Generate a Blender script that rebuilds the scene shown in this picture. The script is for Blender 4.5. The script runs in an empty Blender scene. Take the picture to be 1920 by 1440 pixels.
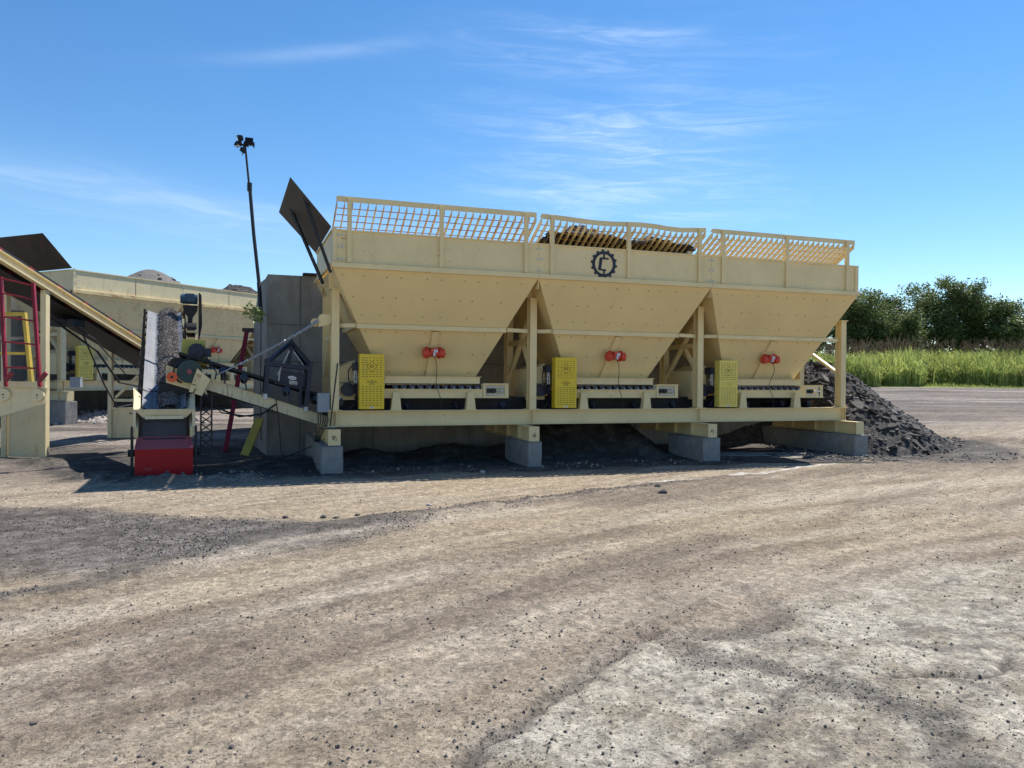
import bpy, math, random
import numpy as np
from mathutils import Vector, Matrix
random.seed(7); rng = np.random.default_rng(7)
R = math.radians
sc = bpy.context.scene; col = sc.collection

# ------------------------------------------------------------------ camera
F, PITCH, ROLL, CAMH = 1450.07, -0.0081, 0.0082, 1.7374
cd = bpy.data.cameras.new('camera'); cam = bpy.data.objects.new('camera', cd); col.objects.link(cam)
cd.sensor_fit = 'HORIZONTAL'; cd.sensor_width = 36; cd.lens = 36 * F / 1920; cd.clip_start = .05; cd.clip_end = 3000
cam.matrix_world = Matrix.Translation((0, 0, CAMH)) @ Matrix.Rotation(R(90) + PITCH, 4, 'X') @ Matrix.Rotation(ROLL, 4, 'Z')
sc.camera = cam

# ------------------------------------------------------------------ sun and sky
SUN_EL, SUN_AZ = R(56), R(42)          # azimuth from +Y towards +X
sl = bpy.data.lights.new('sun', 'SUN'); sl.energy = 4.9; sl.angle = R(.53); sl.color = (1, .955, .88)
so = bpy.data.objects.new('sun', sl); col.objects.link(so)
sd = Vector((math.sin(SUN_AZ) * math.cos(SUN_EL), math.cos(SUN_AZ) * math.cos(SUN_EL), math.sin(SUN_EL)))
so.rotation_euler = sd.to_track_quat('Z', 'Y').to_euler(); so.location = (10, 10, 40)
W = bpy.data.worlds.new('World'); sc.world = W; W.use_nodes = True
nt = W.node_tree; N = nt.nodes; LK = nt.links
bg = N['Background']; bg.inputs[1].default_value = .115
sky = N.new('ShaderNodeTexSky'); sky.sky_type = 'NISHITA'; sky.sun_disc = False
sky.sun_elevation = SUN_EL; sky.sun_rotation = SUN_AZ; sky.air_density = 1.0; sky.dust_density = .0; sky.ozone_density = 3.0; sky.altitude = 300
def wm(op, a, b=None, c=None):
    n = N.new('ShaderNodeMath'); n.operation = op
    for i, v in enumerate((a, b, c)):
        if v is None: continue
        if isinstance(v, (int, float)): n.inputs[i].default_value = v
        else: LK.new(v, n.inputs[i])
    return n.outputs[0]
tc = N.new('ShaderNodeTexCoord'); sx = N.new('ShaderNodeSeparateXYZ'); LK.new(tc.outputs['Generated'], sx.inputs[0])
az = wm('ARCTAN2', sx.outputs[0], sx.outputs[1]); el = wm('ARCSINE', sx.outputs[2])
def gauss(a0, e0, sa, se, tilt=0.):
    da = wm('SUBTRACT', az, a0); de = wm('SUBTRACT', wm('SUBTRACT', el, e0), wm('MULTIPLY', da, tilt))
    q = wm('ADD', wm('POWER', wm('ABSOLUTE', wm('DIVIDE', da, sa)), 2.), wm('POWER', wm('ABSOLUTE', wm('DIVIDE', de, se)), 2.))
    return wm('EXPONENT', wm('MULTIPLY', q, -1.))
cx = N.new('ShaderNodeCombineXYZ'); LK.new(wm('MULTIPLY', az, 5.0), cx.inputs[0])
LK.new(wm('MULTIPLY', wm('ADD', el, wm('MULTIPLY', az, .06)), 44.), cx.inputs[1])
def wnoise(scale, det, rough, dist, zz):
    cz = N.new('ShaderNodeVectorMath'); cz.operation = 'ADD'; LK.new(cx.outputs[0], cz.inputs[0]); cz.inputs[1].default_value = (0, 0, zz)
    n = N.new('ShaderNodeTexNoise'); n.inputs['Scale'].default_value = scale; n.inputs['Detail'].default_value = det
    n.inputs['Roughness'].default_value = rough; n.inputs['Distortion'].default_value = dist; LK.new(cz.outputs[0], n.inputs['Vector']); return n.outputs[0]
n1 = wnoise(1.5, 8, .66, .9, 0); n2 = wnoise(.42, 3, .5, .3, 5)
def ramp(v, a, b):
    m = N.new('ShaderNodeMapRange'); m.interpolation_type = 'SMOOTHSTEP'; LK.new(v, m.inputs[0]); m.inputs[1].default_value = a; m.inputs[2].default_value = b; return m.outputs[0]
wisp = wm('MULTIPLY', ramp(n1, .38, .78), ramp(n2, .25, .62))
veil = ramp(n2, .2, .8)
c1 = gauss(.15, .34, .17, .15); c2 = gauss(-.24, .385, .12, .008, .17); c3 = gauss(-.42, .19, .26, .035, -.10); c4 = gauss(.12, .22, .16, .08)
cl = wm('ADD', wm('MULTIPLY', wm('ADD', wm('MULTIPLY', c1, .95), wm('MULTIPLY', c4, .35)), wm('ADD', wm('MULTIPLY', wisp, .46), wm('MULTIPLY', veil, .10))),
        wm('ADD', wm('MULTIPLY', c2, wm('ADD', wm('MULTIPLY', n1, .24), .0)), wm('MULTIPLY', c3, wm('ADD', wm('MULTIPLY', wisp, .22), wm('MULTIPLY', veil, .16)))))
hs = N.new('ShaderNodeHueSaturation'); hs.inputs['Saturation'].default_value = 1.24; LK.new(sky.outputs[0], hs.inputs['Color'])
mx = N.new('ShaderNodeMix'); mx.data_type = 'RGBA'; LK.new(wm('MINIMUM', cl, .8), mx.inputs[0]); LK.new(hs.outputs[0], mx.inputs[6]); mx.inputs[7].default_value = (6.6, 7.6, 8.8, 1)
LK.new(mx.outputs[2], bg.inputs[0])
sc.view_settings.view_transform = 'Standard'; sc.view_settings.look = 'None'; sc.view_settings.exposure = .47; sc.view_settings.gamma = 1
sc.render.engine = 'CYCLES'; sc.cycles.max_bounces = 6; sc.cycles.diffuse_bounces = 4

# ------------------------------------------------------------------ placement frames
X0, Y0, TH = -3.366, 14.6646, .3426            # base of the bins' near-left post, and the turn of the whole row
def bw(s, w, z=0.):                            # row coordinates (along, back, up) -> world
    return Vector((X0 + s * math.cos(TH) - w * math.sin(TH), Y0 + s * math.sin(TH) + w * math.cos(TH), z))
def ray(x, y):
    a, b = x - 960, y - 720
    u = a * math.cos(ROLL) + b * math.sin(ROLL); v = -a * math.sin(ROLL) + b * math.cos(ROLL); Zc = -v / F
    return u / F, math.cos(PITCH) - Zc * math.sin(PITCH), math.sin(PITCH) + Zc * math.cos(PITCH)
def gp(x, y):                                  # ground point seen there in the photograph
    r = ray(x, y); t = -CAMH / r[2]; return (t * r[0], t * r[1])
def at(x, y, Y):
    r = ray(x, y); t = Y / r[1]; return Vector((t * r[0], Y, CAMH + t * r[2]))

# ------------------------------------------------------------------ materials
def mat(name, c, rough=.6, metal=0., spec=.4, var=.12, vscale=3., bump=0., bscale=40., stain=None, stainamt=0., sscale=(2, 2, .6), trans=0., sthr=(.55, .75), spots=0.):
    m = bpy.data.materials.new(name); m.use_nodes = True; t = m.node_tree; n = t.nodes; l = t.links
    b = n['Principled BSDF']; b.inputs['Roughness'].default_value = rough; b.inputs['Metallic'].default_value = metal
    b.inputs['Specular IOR Level'].default_value = spec
    tcn = n.new('ShaderNodeTexCoord'); src = tcn.outputs['Object']
    nz = n.new('ShaderNodeTexNoise'); nz.inputs['Scale'].default_value = vscale; nz.inputs['Detail'].default_value = 6; nz.inputs['Roughness'].default_value = .6; l.new(src, nz.inputs['Vector'])
    mr = n.new('ShaderNodeMapRange'); l.new(nz.outputs[0], mr.inputs[0]); mr.inputs[1].default_value = .3; mr.inputs[2].default_value = .7; mr.inputs[3].default_value = 1 - var; mr.inputs[4].default_value = 1 + var
    vm = n.new('ShaderNodeVectorMath'); vm.operation = 'SCALE'; vm.inputs[0].default_value = c; l.new(mr.outputs[0], vm.inputs['Scale']); out = vm.outputs[0]
    if stain:
        mp = n.new('ShaderNodeMapping'); mp.inputs['Scale'].default_value = sscale; l.new(src, mp.inputs[0])
        sn = n.new('ShaderNodeTexNoise'); sn.inputs['Scale'].default_value = 3; sn.inputs['Detail'].default_value = 8; sn.inputs['Roughness'].default_value = .7; l.new(mp.outputs[0], sn.inputs['Vector'])
        sr = n.new('ShaderNodeMapRange'); l.new(sn.outputs[0], sr.inputs[0]); sr.inputs[1].default_value = sthr[0]; sr.inputs[2].default_value = sthr[1]; sr.inputs[4].default_value = stainamt
        mi = n.new('ShaderNodeMix'); mi.data_type = 'RGBA'; l.new(sr.outputs[0], mi.inputs[0]); l.new(out, mi.inputs[6]); mi.inputs[7].default_value = (*stain, 1); out = mi.outputs[2]
    if spots:
        vo = n.new('ShaderNodeTexNoise'); vo.inputs['Scale'].default_value = 22; vo.inputs['Detail'].default_value = 3; l.new(src, vo.inputs['Vector'])
        vr = n.new('ShaderNodeMapRange'); l.new(vo.outputs[0], vr.inputs[0]); vr.inputs[1].default_value = .70; vr.inputs[2].default_value = .73; vr.inputs[4].default_value = spots
        mi2 = n.new('ShaderNodeMix'); mi2.data_type = 'RGBA'; l.new(vr.outputs[0], mi2.inputs[0]); l.new(out, mi2.inputs[6]); mi2.inputs[7].default_value = (.06, .05, .04, 1); out = mi2.outputs[2]
    l.new(out, b.inputs['Base Color'])
    if bump:
        bn = n.new('ShaderNodeTexNoise'); bn.inputs['Scale'].default_value = bscale; bn.inputs['Detail'].default_value = 5; l.new(src, bn.inputs['Vector'])
        bu = n.new('ShaderNodeBump'); bu.inputs['Strength'].default_value = bump; bu.inputs['Distance'].default_value = .02; l.new(bn.outputs[0], bu.inputs['Height']); l.new(bu.outputs[0], b.inputs['Normal'])
    if trans:
        tr = n.new('ShaderNodeBsdfTranslucent'); l.new(out, tr.inputs[0]); ms = n.new('ShaderNodeMixShader'); ms.inputs[0].default_value = trans
        l.new(b.outputs[0], ms.inputs[1]); l.new(tr.outputs[0], ms.inputs[2]); l.new(ms.outputs[0], n['Material Output'].inputs[0])
    return m
M = {}
M['cream'] = mat('cream_paint', (.76, .61, .32), .5, var=.07, vscale=1.5, stain=(.56, .44, .24), stainamt=.45, sscale=(1.2, 1.2, .35), spots=.5, bump=.04, bscale=3)
M['hopper'] = mat('hopper_paint', (.75, .58, .285), .5, var=.07, vscale=.7, stain=(.60, .46, .24), stainamt=.4, sscale=(1.6, 1.6, .35), bump=.15, bscale=1.1)
M['oldcream'] = mat('weathered_cream_paint', (.72, .61, .37), .6, var=.08, vscale=2, stain=(.34, .22, .11), stainamt=.6, sscale=(2, 2, .5), spots=.7, bump=.05, bscale=4)
M['drip'] = mat('rust_dripped_cream_paint', (.66, .56, .34), .6, var=.07, vscale=2, stain=(.07, .05, .035), stainamt=.9, sscale=(9, 9, .6), sthr=(.56, .68))
M['rust'] = mat('rusty_edge', (.42, .24, .11), .8, var=.35, vscale=14)
M['rustcream'] = mat('rusty_cream_edge', (.72, .57, .30), .7, var=.1, vscale=4, stain=(.36, .15, .05), stainamt=.85, sscale=(1.2, 1.2, 3), sthr=(.5, .62))
M['yellow'] = mat('safety_yellow', (.78, .54, .03), .45, var=.08, vscale=5, stain=(.4, .33, .12), stainamt=.4)
M['paleyellow'] = mat('faded_yellow', (.78, .62, .13), .5, var=.06, vscale=5, stain=(.45, .4, .2), stainamt=.4)
M['dullyellow'] = mat('dirty_yellow', (.45, .40, .09), .6, var=.12, vscale=6, stain=(.2, .18, .1), stainamt=.5)
M['rail_yellow'] = mat('worn_yellow_rail', (.50, .36, .06), .6, var=.15, vscale=6, stain=(.3, .22, .1), stainamt=.6)
M['dred'] = mat('dark_red_paint', (.24, .012, .022), .45, var=.1, vscale=5)
M['red'] = mat('red_paint', (.42, .008, .012), .4, var=.08, vscale=4, stain=(.26, .02, .02), stainamt=.4, spec=.25)
M['redtop'] = mat('dusty_red_paint', (.36, .09, .10), .75, var=.1, vscale=6)
M['vib'] = mat('vibrator_red', (.62, .06, .03), .4, var=.1, vscale=8)
M['orange'] = mat('orange_paint', (.75, .11, .03), .5, var=.12, vscale=9)
M['navy'] = mat('navy_steel', (.012, .017, .04), .45, var=.2, vscale=8)
M['black'] = mat('black_steel', (.014, .014, .016), .5, var=.25, vscale=6)
M['plate'] = mat('dark_rusted_steel_plate', (.05, .040, .034), .65, var=.22, vscale=2, stain=(.10, .05, .03), stainamt=.7, sscale=(1, 1, 1), sthr=(.5, .7))
M['rubber'] = mat('black_rubber', (.018, .018, .021), .65, var=.3, vscale=5)
M['belt'] = mat('sky_grey_belt', (.19, .195, .205), .55, var=.14, vscale=3, stain=(.09, .09, .10), stainamt=.7, sscale=(14, .4, .4), sthr=(.45, .7))  # worn rubber; its sky reflection is put into the pale grey
M['darkbelt'] = mat('dark_blue_grey_belt', (.045, .055, .08), .5, var=.2, vscale=4)
M['blue'] = mat('blue_motor_paint', (.035, .085, .14), .4, var=.15, vscale=9)
M['roller'] = mat('blue_grey_roller', (.03, .04, .065), .4, var=.2, vscale=9)
M['green'] = mat('dark_green_pulley', (.012, .045, .045), .4, var=.2, vscale=7)
M['galv'] = mat('galvanised_steel', (.5, .53, .56), .35, metal=.7, var=.12, vscale=20)
M['grey'] = mat('grey_enclosure', (.27, .30, .33), .5, var=.06, vscale=6)
M['lgrey'] = mat('light_grey', (.55, .56, .56), .5, var=.1, vscale=9)
M['white'] = mat('white_label', (.75, .75, .72), .5, var=.05)
M['concrete'] = mat('concrete', (.26, .255, .24), .9, var=.16, vscale=2.2, bump=.3, bscale=30, stain=(.14, .137, .128), stainamt=.7, sscale=(1.5, 1.5, .35), sthr=(.45, .72))
M['pier'] = mat('pier_concrete', (.27, .26, .24), .9, var=.18, vscale=6, bump=.4, bscale=35, stain=(.16, .155, .15), stainamt=.7, sscale=(2, 2, .9), sthr=(.5, .7))
M['soil'] = mat('dark_millings', (.042, .038, .036), .95, var=.45, vscale=9, bump=1., bscale=25, stain=(.15, .12, .10), stainamt=.6, sscale=(1, 1, 1), sthr=(.5, .7))
M['bolt'] = mat('dusty_bolt_head', (.40, .29, .14), .7)
M['slab'] = mat('broken_asphalt', (.088, .078, .071), .85, var=.35, vscale=5, bump=.8, bscale=22)
M['slab2'] = mat('pale_broken_asphalt', (.20, .18, .165), .9, var=.3, vscale=5, bump=.8, bscale=22)
M['gravel'] = mat('grey_gravel', (.17, .155, .14), .95, var=.6, vscale=40, bump=1., bscale=60)
M['gravel2'] = mat('dark_brown_gravel', (.085, .07, .065), .95, var=.55, vscale=50, bump=1., bscale=60)
M['gravel3'] = mat('light_gravel_bit', (.38, .34, .31), .9, var=.4, vscale=60)
M['stone'] = mat('pale_stone', (.42, .40, .36), .9, var=.2, vscale=9, bump=.5)
M['dstone'] = mat('dark_pebbles', (.10, .09, .085), .9, var=.4, vscale=3)
M['mstone'] = mat('tan_pebbles', (.30, .26, .21), .9, var=.3, vscale=3)
M['leaf'] = mat('tree_leaves', (.115, .15, .045), .55, var=.35, vscale=.5, trans=.33)
M['leaf2'] = mat('tree_leaves_pale', (.17, .22, .07), .5, var=.3, vscale=.6, trans=.3)  # paler green, mixed at random among the leaves
M['pleaf'] = mat('pale_weed_leaves', (.42, .48, .22), .5, var=.3, vscale=9, trans=.3)
M['bark'] = mat('bark', (.075, .06, .045), .9, var=.3, vscale=6)
M['grass'] = mat('tall_grass_blades', (.46, .50, .15), .5, var=.3, vscale=.35, trans=.45)
M['grass2'] = mat('grass_blades_green', (.24, .32, .08), .5, var=.3, vscale=.35, trans=.45)
M['seed'] = mat('brown_seed_heads', (.30, .20, .12), .9, var=.3, vscale=2, trans=.2)
M['lamp'] = mat('floodlight_glass', (.8, .82, .85), .1, metal=.6, var=.02)
M['bin_in'] = mat('scraped_steel', (.25, .22, .18), .6, var=.2, vscale=3)

# ------------------------------------------------------------------ mesh helpers
class MB:
    def __init__(s): s.v = []; s.f = []; s.mi = []; s.smooth = False
    def add(s, vs, fs, mi=0):
        o = len(s.v); s.v += [tuple(v) for v in vs]; s.f += [tuple(i + o for i in f) for f in fs]; s.mi += [mi] * len(fs); return s
    def box(s, x0, x1, y0, y1, z0, z1, mi=0):
        vs = [(x, y, z) for z in (z0, z1) for y in (y0, y1) for x in (x0, x1)]
        return s.add(vs, [(0, 2, 3, 1), (4, 5, 7, 6), (0, 1, 5, 4), (2, 6, 7, 3), (0, 4, 6, 2), (1, 3, 7, 5)], mi)
    def bar(s, p, q, w, h, up=(0, 0, 1), mi=0):
        p = Vector(p); q = Vector(q); d = (q - p).normalized(); u = Vector(up); sd_ = d.cross(u)
        if sd_.length < 1e-4: sd_ = d.cross(Vector((1, 0, 0)))
        sd_.normalize(); u = sd_.cross(d); a = sd_ * w / 2; b = u * h / 2
        vs = [p - a - b, p + a - b, p + a + b, p - a + b, q - a - b, q + a - b, q + a + b, q - a + b]
        return s.add(vs, [(0, 3, 2, 1), (4, 5, 6, 7), (0, 1, 5, 4), (1, 2, 6, 5), (2, 3, 7, 6), (3, 0, 4, 7)], mi)
    def tube(s, p, q, r, n=10, r2=None, caps=True, mi=0):
        p = Vector(p); q = Vector(q); d = (q - p).normalized(); r2 = r if r2 is None else r2
        a = d.cross(Vector((0, 0, 1)));
        if a.length < 1e-3: a = d.cross(Vector((1, 0, 0)))
        a.normalize(); b = d.cross(a); vs = []
        for c, rr in ((p, r), (q, r2)):
            for i in range(n): t = 2 * math.pi * i / n; vs.append(c + a * rr * math.cos(t) + b * rr * math.sin(t))
        fs = [(i, i + n, (i + 1) % n + n, (i + 1) % n) for i in range(n)]
        if caps: fs += [tuple(range(n)), tuple(range(2 * n - 1, n - 1, -1))]
        return s.add(vs, fs, mi)
    def path(s, pts, r, n=6, mi=0):
        pts = [Vector(p) for p in pts]; rings = []
        for i, p in enumerate(pts):
            d = (pts[min(i + 1, len(pts) - 1)] - pts[max(i - 1, 0)]).normalized(); a = d.cross(Vector((.13, .2, 1))).normalized(); b = d.cross(a)
            rr = r[i] if isinstance(r, (list, tuple)) else r
            rings += [p + a * rr * math.cos(2 * math.pi * k / n) + b * rr * math.sin(2 * math.pi * k / n) for k in range(n)]
        fs = []
        for i in range(len(pts) - 1):
            for k in range(n): fs.append((i * n + k, i * n + n + k, i * n + n + (k + 1) % n, i * n + (k + 1) % n))
        fs += [tuple(range(n)), tuple(reversed(range((len(pts) - 1) * n, len(pts) * n)))]
        return s.add(rings, fs, mi)
    def prism(s, poly, vec, mi=0):                     # planar polygon pushed along vec
        vec = Vector(vec); n = len(poly); a = [Vector(p) for p in poly]; b = [p + vec for p in a]
        return s.add(a + b, [tuple(range(n)), tuple(range(2 * n - 1, n - 1, -1))] + [(i, (i + 1) % n, (i + 1) % n + n, i + n) for i in range(n)], mi)
    def plate(s, q, t, mi=0):                          # quad (4 corners) with thickness t along its normal
        q = [Vector(p) for p in q]; nrm = (q[1] - q[0]).cross(q[3] - q[0]).normalized() * t; return s.prism(q, nrm, mi)
    def blob(s, c, r, seed=0, sub=1, sq=(1, 1, 1), jit=.25, mi=0):
        rr = random.Random(seed); vs, fs = ICO[sub]; rot = Matrix.Rotation(rr.random() * 6.3, 3, 'Z') @ Matrix.Rotation(rr.random() * 6.3, 3, 'X')
        return s.add([Vector(c) + Vector([a * k for a, k in zip(rot @ (Vector(v) * r * (1 + (rr.random() - .5) * 2 * jit)), sq)]) for v in vs], fs, mi)
    def build(s, name, m, parent=None, off=(0, 0, 0), smooth=False):
        me = bpy.data.meshes.new(name); o3 = Vector(off)
        me.from_pydata([tuple(Vector(v) - o3) for v in s.v], [], s.f)
        for mm in (m if isinstance(m, (list, tuple)) else [m]): me.materials.append(mm)
        if any(s.mi): me.polygons.foreach_set('material_index', s.mi)
        if smooth: me.polygons.foreach_set('use_smooth', [True] * len(me.polygons))
        me.validate(); me.update()
        ob = bpy.data.objects.new(name, me); col.objects.link(ob)
        if parent is not None: ob.parent = parent
        return ob
def _ico(sub):
    import bmesh
    b = bmesh.new(); bmesh.ops.create_icosphere(b, subdivisions=sub, radius=1); vs = [tuple(v.co) for v in b.verts]; fs = [tuple(v.index for v in f.verts) for f in b.faces]; b.free(); return vs, fs
ICO = {1: _ico(1), 2: _ico(2)}
OCT = ([(1, 0, 0), (-1, 0, 0), (0, 1, 0), (0, -1, 0), (0, 0, 1), (0, 0, -1)], [(0, 2, 4), (2, 1, 4), (1, 3, 4), (3, 0, 4), (2, 0, 5), (1, 2, 5), (3, 1, 5), (0, 3, 5)])
def tag(o, label=None, cat=None, group=None, kind=None):
    if label: o['label'] = label
    if cat: o['category'] = cat
    if group: o['group'] = group
    if kind: o['kind'] = kind
    elif label: o['kind'] = 'thing'
    return o
def empty(name, loc, rz=0., label=None, cat=None, group=None):
    o = bpy.data.objects.new(name, None); col.objects.link(o); o.location = loc; o.rotation_euler = (0, 0, rz); o.empty_display_size = .2
    return tag(o, label, cat, group)
def copy_tree(o, parent=None):
    c = o.copy(); col.objects.link(c); c.parent = parent
    for ch in [x for x in bpy.data.objects if x.parent == o]: copy_tree(ch, c)
    return c

# ------------------------------------------------------------------ numpy noise
_lat = rng.random((256, 256))
def vnoise(x, y):
    xi = np.floor(x).astype(int); yi = np.floor(y).astype(int); fx = x - xi; fy = y - yi; fx = fx * fx * (3 - 2 * fx); fy = fy * fy * (3 - 2 * fy)
    g = lambda a, b: _lat[a & 255, b & 255]
    return (g(xi, yi) * (1 - fx) + g(xi + 1, yi) * fx) * (1 - fy) + (g(xi, yi + 1) * (1 - fx) + g(xi + 1, yi + 1) * fx) * fy
def fbm(x, y, o=5, r=.55):
    s = 0; a = 1; t = 0
    for i in range(o): s = s + a * vnoise(x + i * 17.3, y + i * 9.1); t += a; a *= r; x = x * 2.03; y = y * 2.03
    return s / t
def sstep(a, b, x): t = np.clip((x - a) / (b - a), 0, 1); return t * t * (3 - 2 * t)
def dline(x, y, pts):                          # distance to a polyline, and the position along it
    d = np.full(x.shape, 1e9)
    for (ax, ay), (bx, by) in zip(pts[:-1], pts[1:]):
        vx, vy = bx - ax, by - ay; t = np.clip(((x - ax) * vx + (y - ay) * vy) / (vx * vx + vy * vy), 0, 1)
        d = np.minimum(d, np.hypot(x - ax - t * vx, y - ay - t * vy))
    return d
def dpoly(x, y, pts):                          # signed distance, negative inside
    d = dline(x, y, pts + [pts[0]]); ins = np.zeros(x.shape, bool)
    for (ax, ay), (bx, by) in zip(pts, pts[1:] + [pts[0]]):
        c = ((ay > y) != (by > y)); xx = (bx - ax) * (y - ay) / (by - ay + 1e-12) + ax; ins ^= c & (x < xx)
    return np.where(ins, -d, d)
def rowco(x, y):
    dx, dy = x - X0, y - Y0; return dx * math.cos(TH) + dy * math.sin(TH), -dx * math.sin(TH) + dy * math.cos(TH)
def lerp(a, b, t): t = t[..., None] if hasattr(t, 'shape') else t; return np.asarray(a) * (1 - t) + np.asarray(b) * t

# ------------------------------------------------------------------ ground
LOBE = [(-9, 10.4)] + [gp(*p) for p in [(0, 950), (150, 952), (300, 962), (600, 977), (760, 965), (900, 953), (1100, 927), (1250, 912), (1180, 922), (1000, 945), (800, 985), (640, 1030), (500, 1050), (300, 1080), (120, 1092), (0, 1086)]] + [(-9, 6.6)]
WIND = [gp(*p) for p in [(-100, 1135), (0, 1118), (120, 1100), (250, 1072), (400, 1035), (500, 1008), (620, 985), (800, 962), (1000, 935), (1200, 912), (1400, 890)]]
PALE = [gp(*p) for p in [(900, 1600), (905, 1390), (1000, 1320), (1130, 1230), (1250, 1180), (1440, 1165), (1440, 1110), (1560, 1075), (1750, 1060), (1940, 1045)]] + [(9, 7), (9, 2)]
RIDGE = [gp(*p) for p in [(880, 1430), (905, 1390), (960, 1350), (1060, 1290), (1130, 1240), (1210, 1190)]]
RUT1 = [gp(*p) for p in [(1215, 1185), (1300, 1235), (1420, 1255), (1520, 1270), (1640, 1300), (1740, 1350), (1800, 1400), (1830, 1450)]]
RUT2 = [gp(*p) for p in [(1500, 1270), (1440, 1330), (1390, 1385), (1330, 1420), (1240, 1440)]]
RUT3 = [gp(*p) for p in [(1380, 1100), (1440, 1130), (1450, 1165), (1400, 1190), (1300, 1195)]]
CRACK = [gp(*p) for p in [(1670, 1268), (1760, 1266), (1850, 1275), (1895, 1265), (1905, 1230)]]
SLABLINE = [gp(*p) for p in [(1180, 905), (1290, 900), (1370, 893), (1440, 884), (1510, 873), (1580, 866)]]
def warp(x, y):
    return (x + .22 * (fbm(x * 1.4, y * 1.4, 3) - .5) + .12 * (fbm(x * 7 + 3, y * 7, 3) - .5), y + .22 * (fbm(x * 1.4 + 50, y * 1.4, 3) - .5) + .12 * (fbm(x * 7 + 31, y * 7, 3) - .5))
def ground_h(x, y):
    h = .035 * np.clip(y - 16, 0, None); h = 1.45 - np.log1p(np.exp(-(h - 1.45) * -6)) / -6 if False else np.minimum(h, 1.42 + .0 * h)
    s, w = rowco(x, y)
    h = h * (1 - sstep(-3, 0, s) * (1 - sstep(13, 16, s)) * (1 - sstep(2.5, 5, w)) * .9)
    h = h + .05 * (fbm(x * .25, y * .25, 3) - .5) * sstep(2, 6, y)
    h = h + .028 * (fbm(x * 1.3, y * 1.3, 5, .6) - .5)
    a = (x + y) * .7071; b = (y - x) * .7071
    h = h + .022 * (fbm(a * .3, b * 2.6 + 4, 4) - .5)
    n = fbm(x * 3, y * 3, 4) - .5
    x0, y0 = x, y; x, y = warp(x, y)
    h = h + .05 * np.exp(-(dline(x, y, WIND) / .22) ** 2) * (.6 + n * 1.5)
    dl = dpoly(x, y, LOBE); h = h + .03 * sstep(.15, -.4, dl)
    dp = dpoly(x, y, PALE); dr = dline(x, y, RIDGE)
    h = h - .03 * np.exp(-(dr / .06) ** 2) + .02 * np.exp(-((dr - .15) / .12) ** 2) * (dp < 0)
    for ln, wd, dd in ((RUT1, .10, .018), (RUT2, .05, .012), (RUT3, .12, .03)):
        h = h - dd * np.exp(-(dline(x, y, ln) / wd) ** 2)
    h = h - .03 * np.exp(-(dline(x, y, CRACK) / .025) ** 2)
    x, y = x0, y0
    # loose dirt heaped by the machinery
    def bump(s0, w0, rs, rw, hh): return hh * np.exp(-((s - s0) / rs) ** 2 - ((w - w0) / rw) ** 2)
    heap = bump(5.75, 1.6, 1.0, .8, .95) + bump(6.9, 1.7, .8, .6, .55) + bump(.75, 1.0, .6, .6, .28) + bump(2.8, 1.5, 1.0, .7, .32) + bump(4.6, 1.2, .8, .6, .4) + bump(7.0, .9, .5, .6, .35) + bump(9.6, 2.1, 1.4, .35, .16) + bump(-.9, .9, .8, .7, .18)
    h = h + heap * (.85 + .5 * n)
    h = h + .13 * np.exp(-(dline(x, y, [(-7.0, 12.75), (-5.6, 12.6), (-4.4, 12.95)]) / .22) ** 2) * (.7 + 1.2 * n)
    h = h + .16 * np.exp(-(dline(x, y, [(-10.4, 14.9), (-9.2, 14.8), (-8.2, 14.6)]) / .4) ** 2) * (.6 + 1.4 * n)
    h = h + .25 * np.exp(-(np.hypot((x + 13.2) / 1.6, (y - 25.2) / .8)) ** 2) * (.8 + n)
    h = h + .10 * np.exp(-(dline(x, y, [(12, 20), (16, 22), (21, 21)]) / .9) ** 2) * (.5 + 2 * n)
    return h
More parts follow.
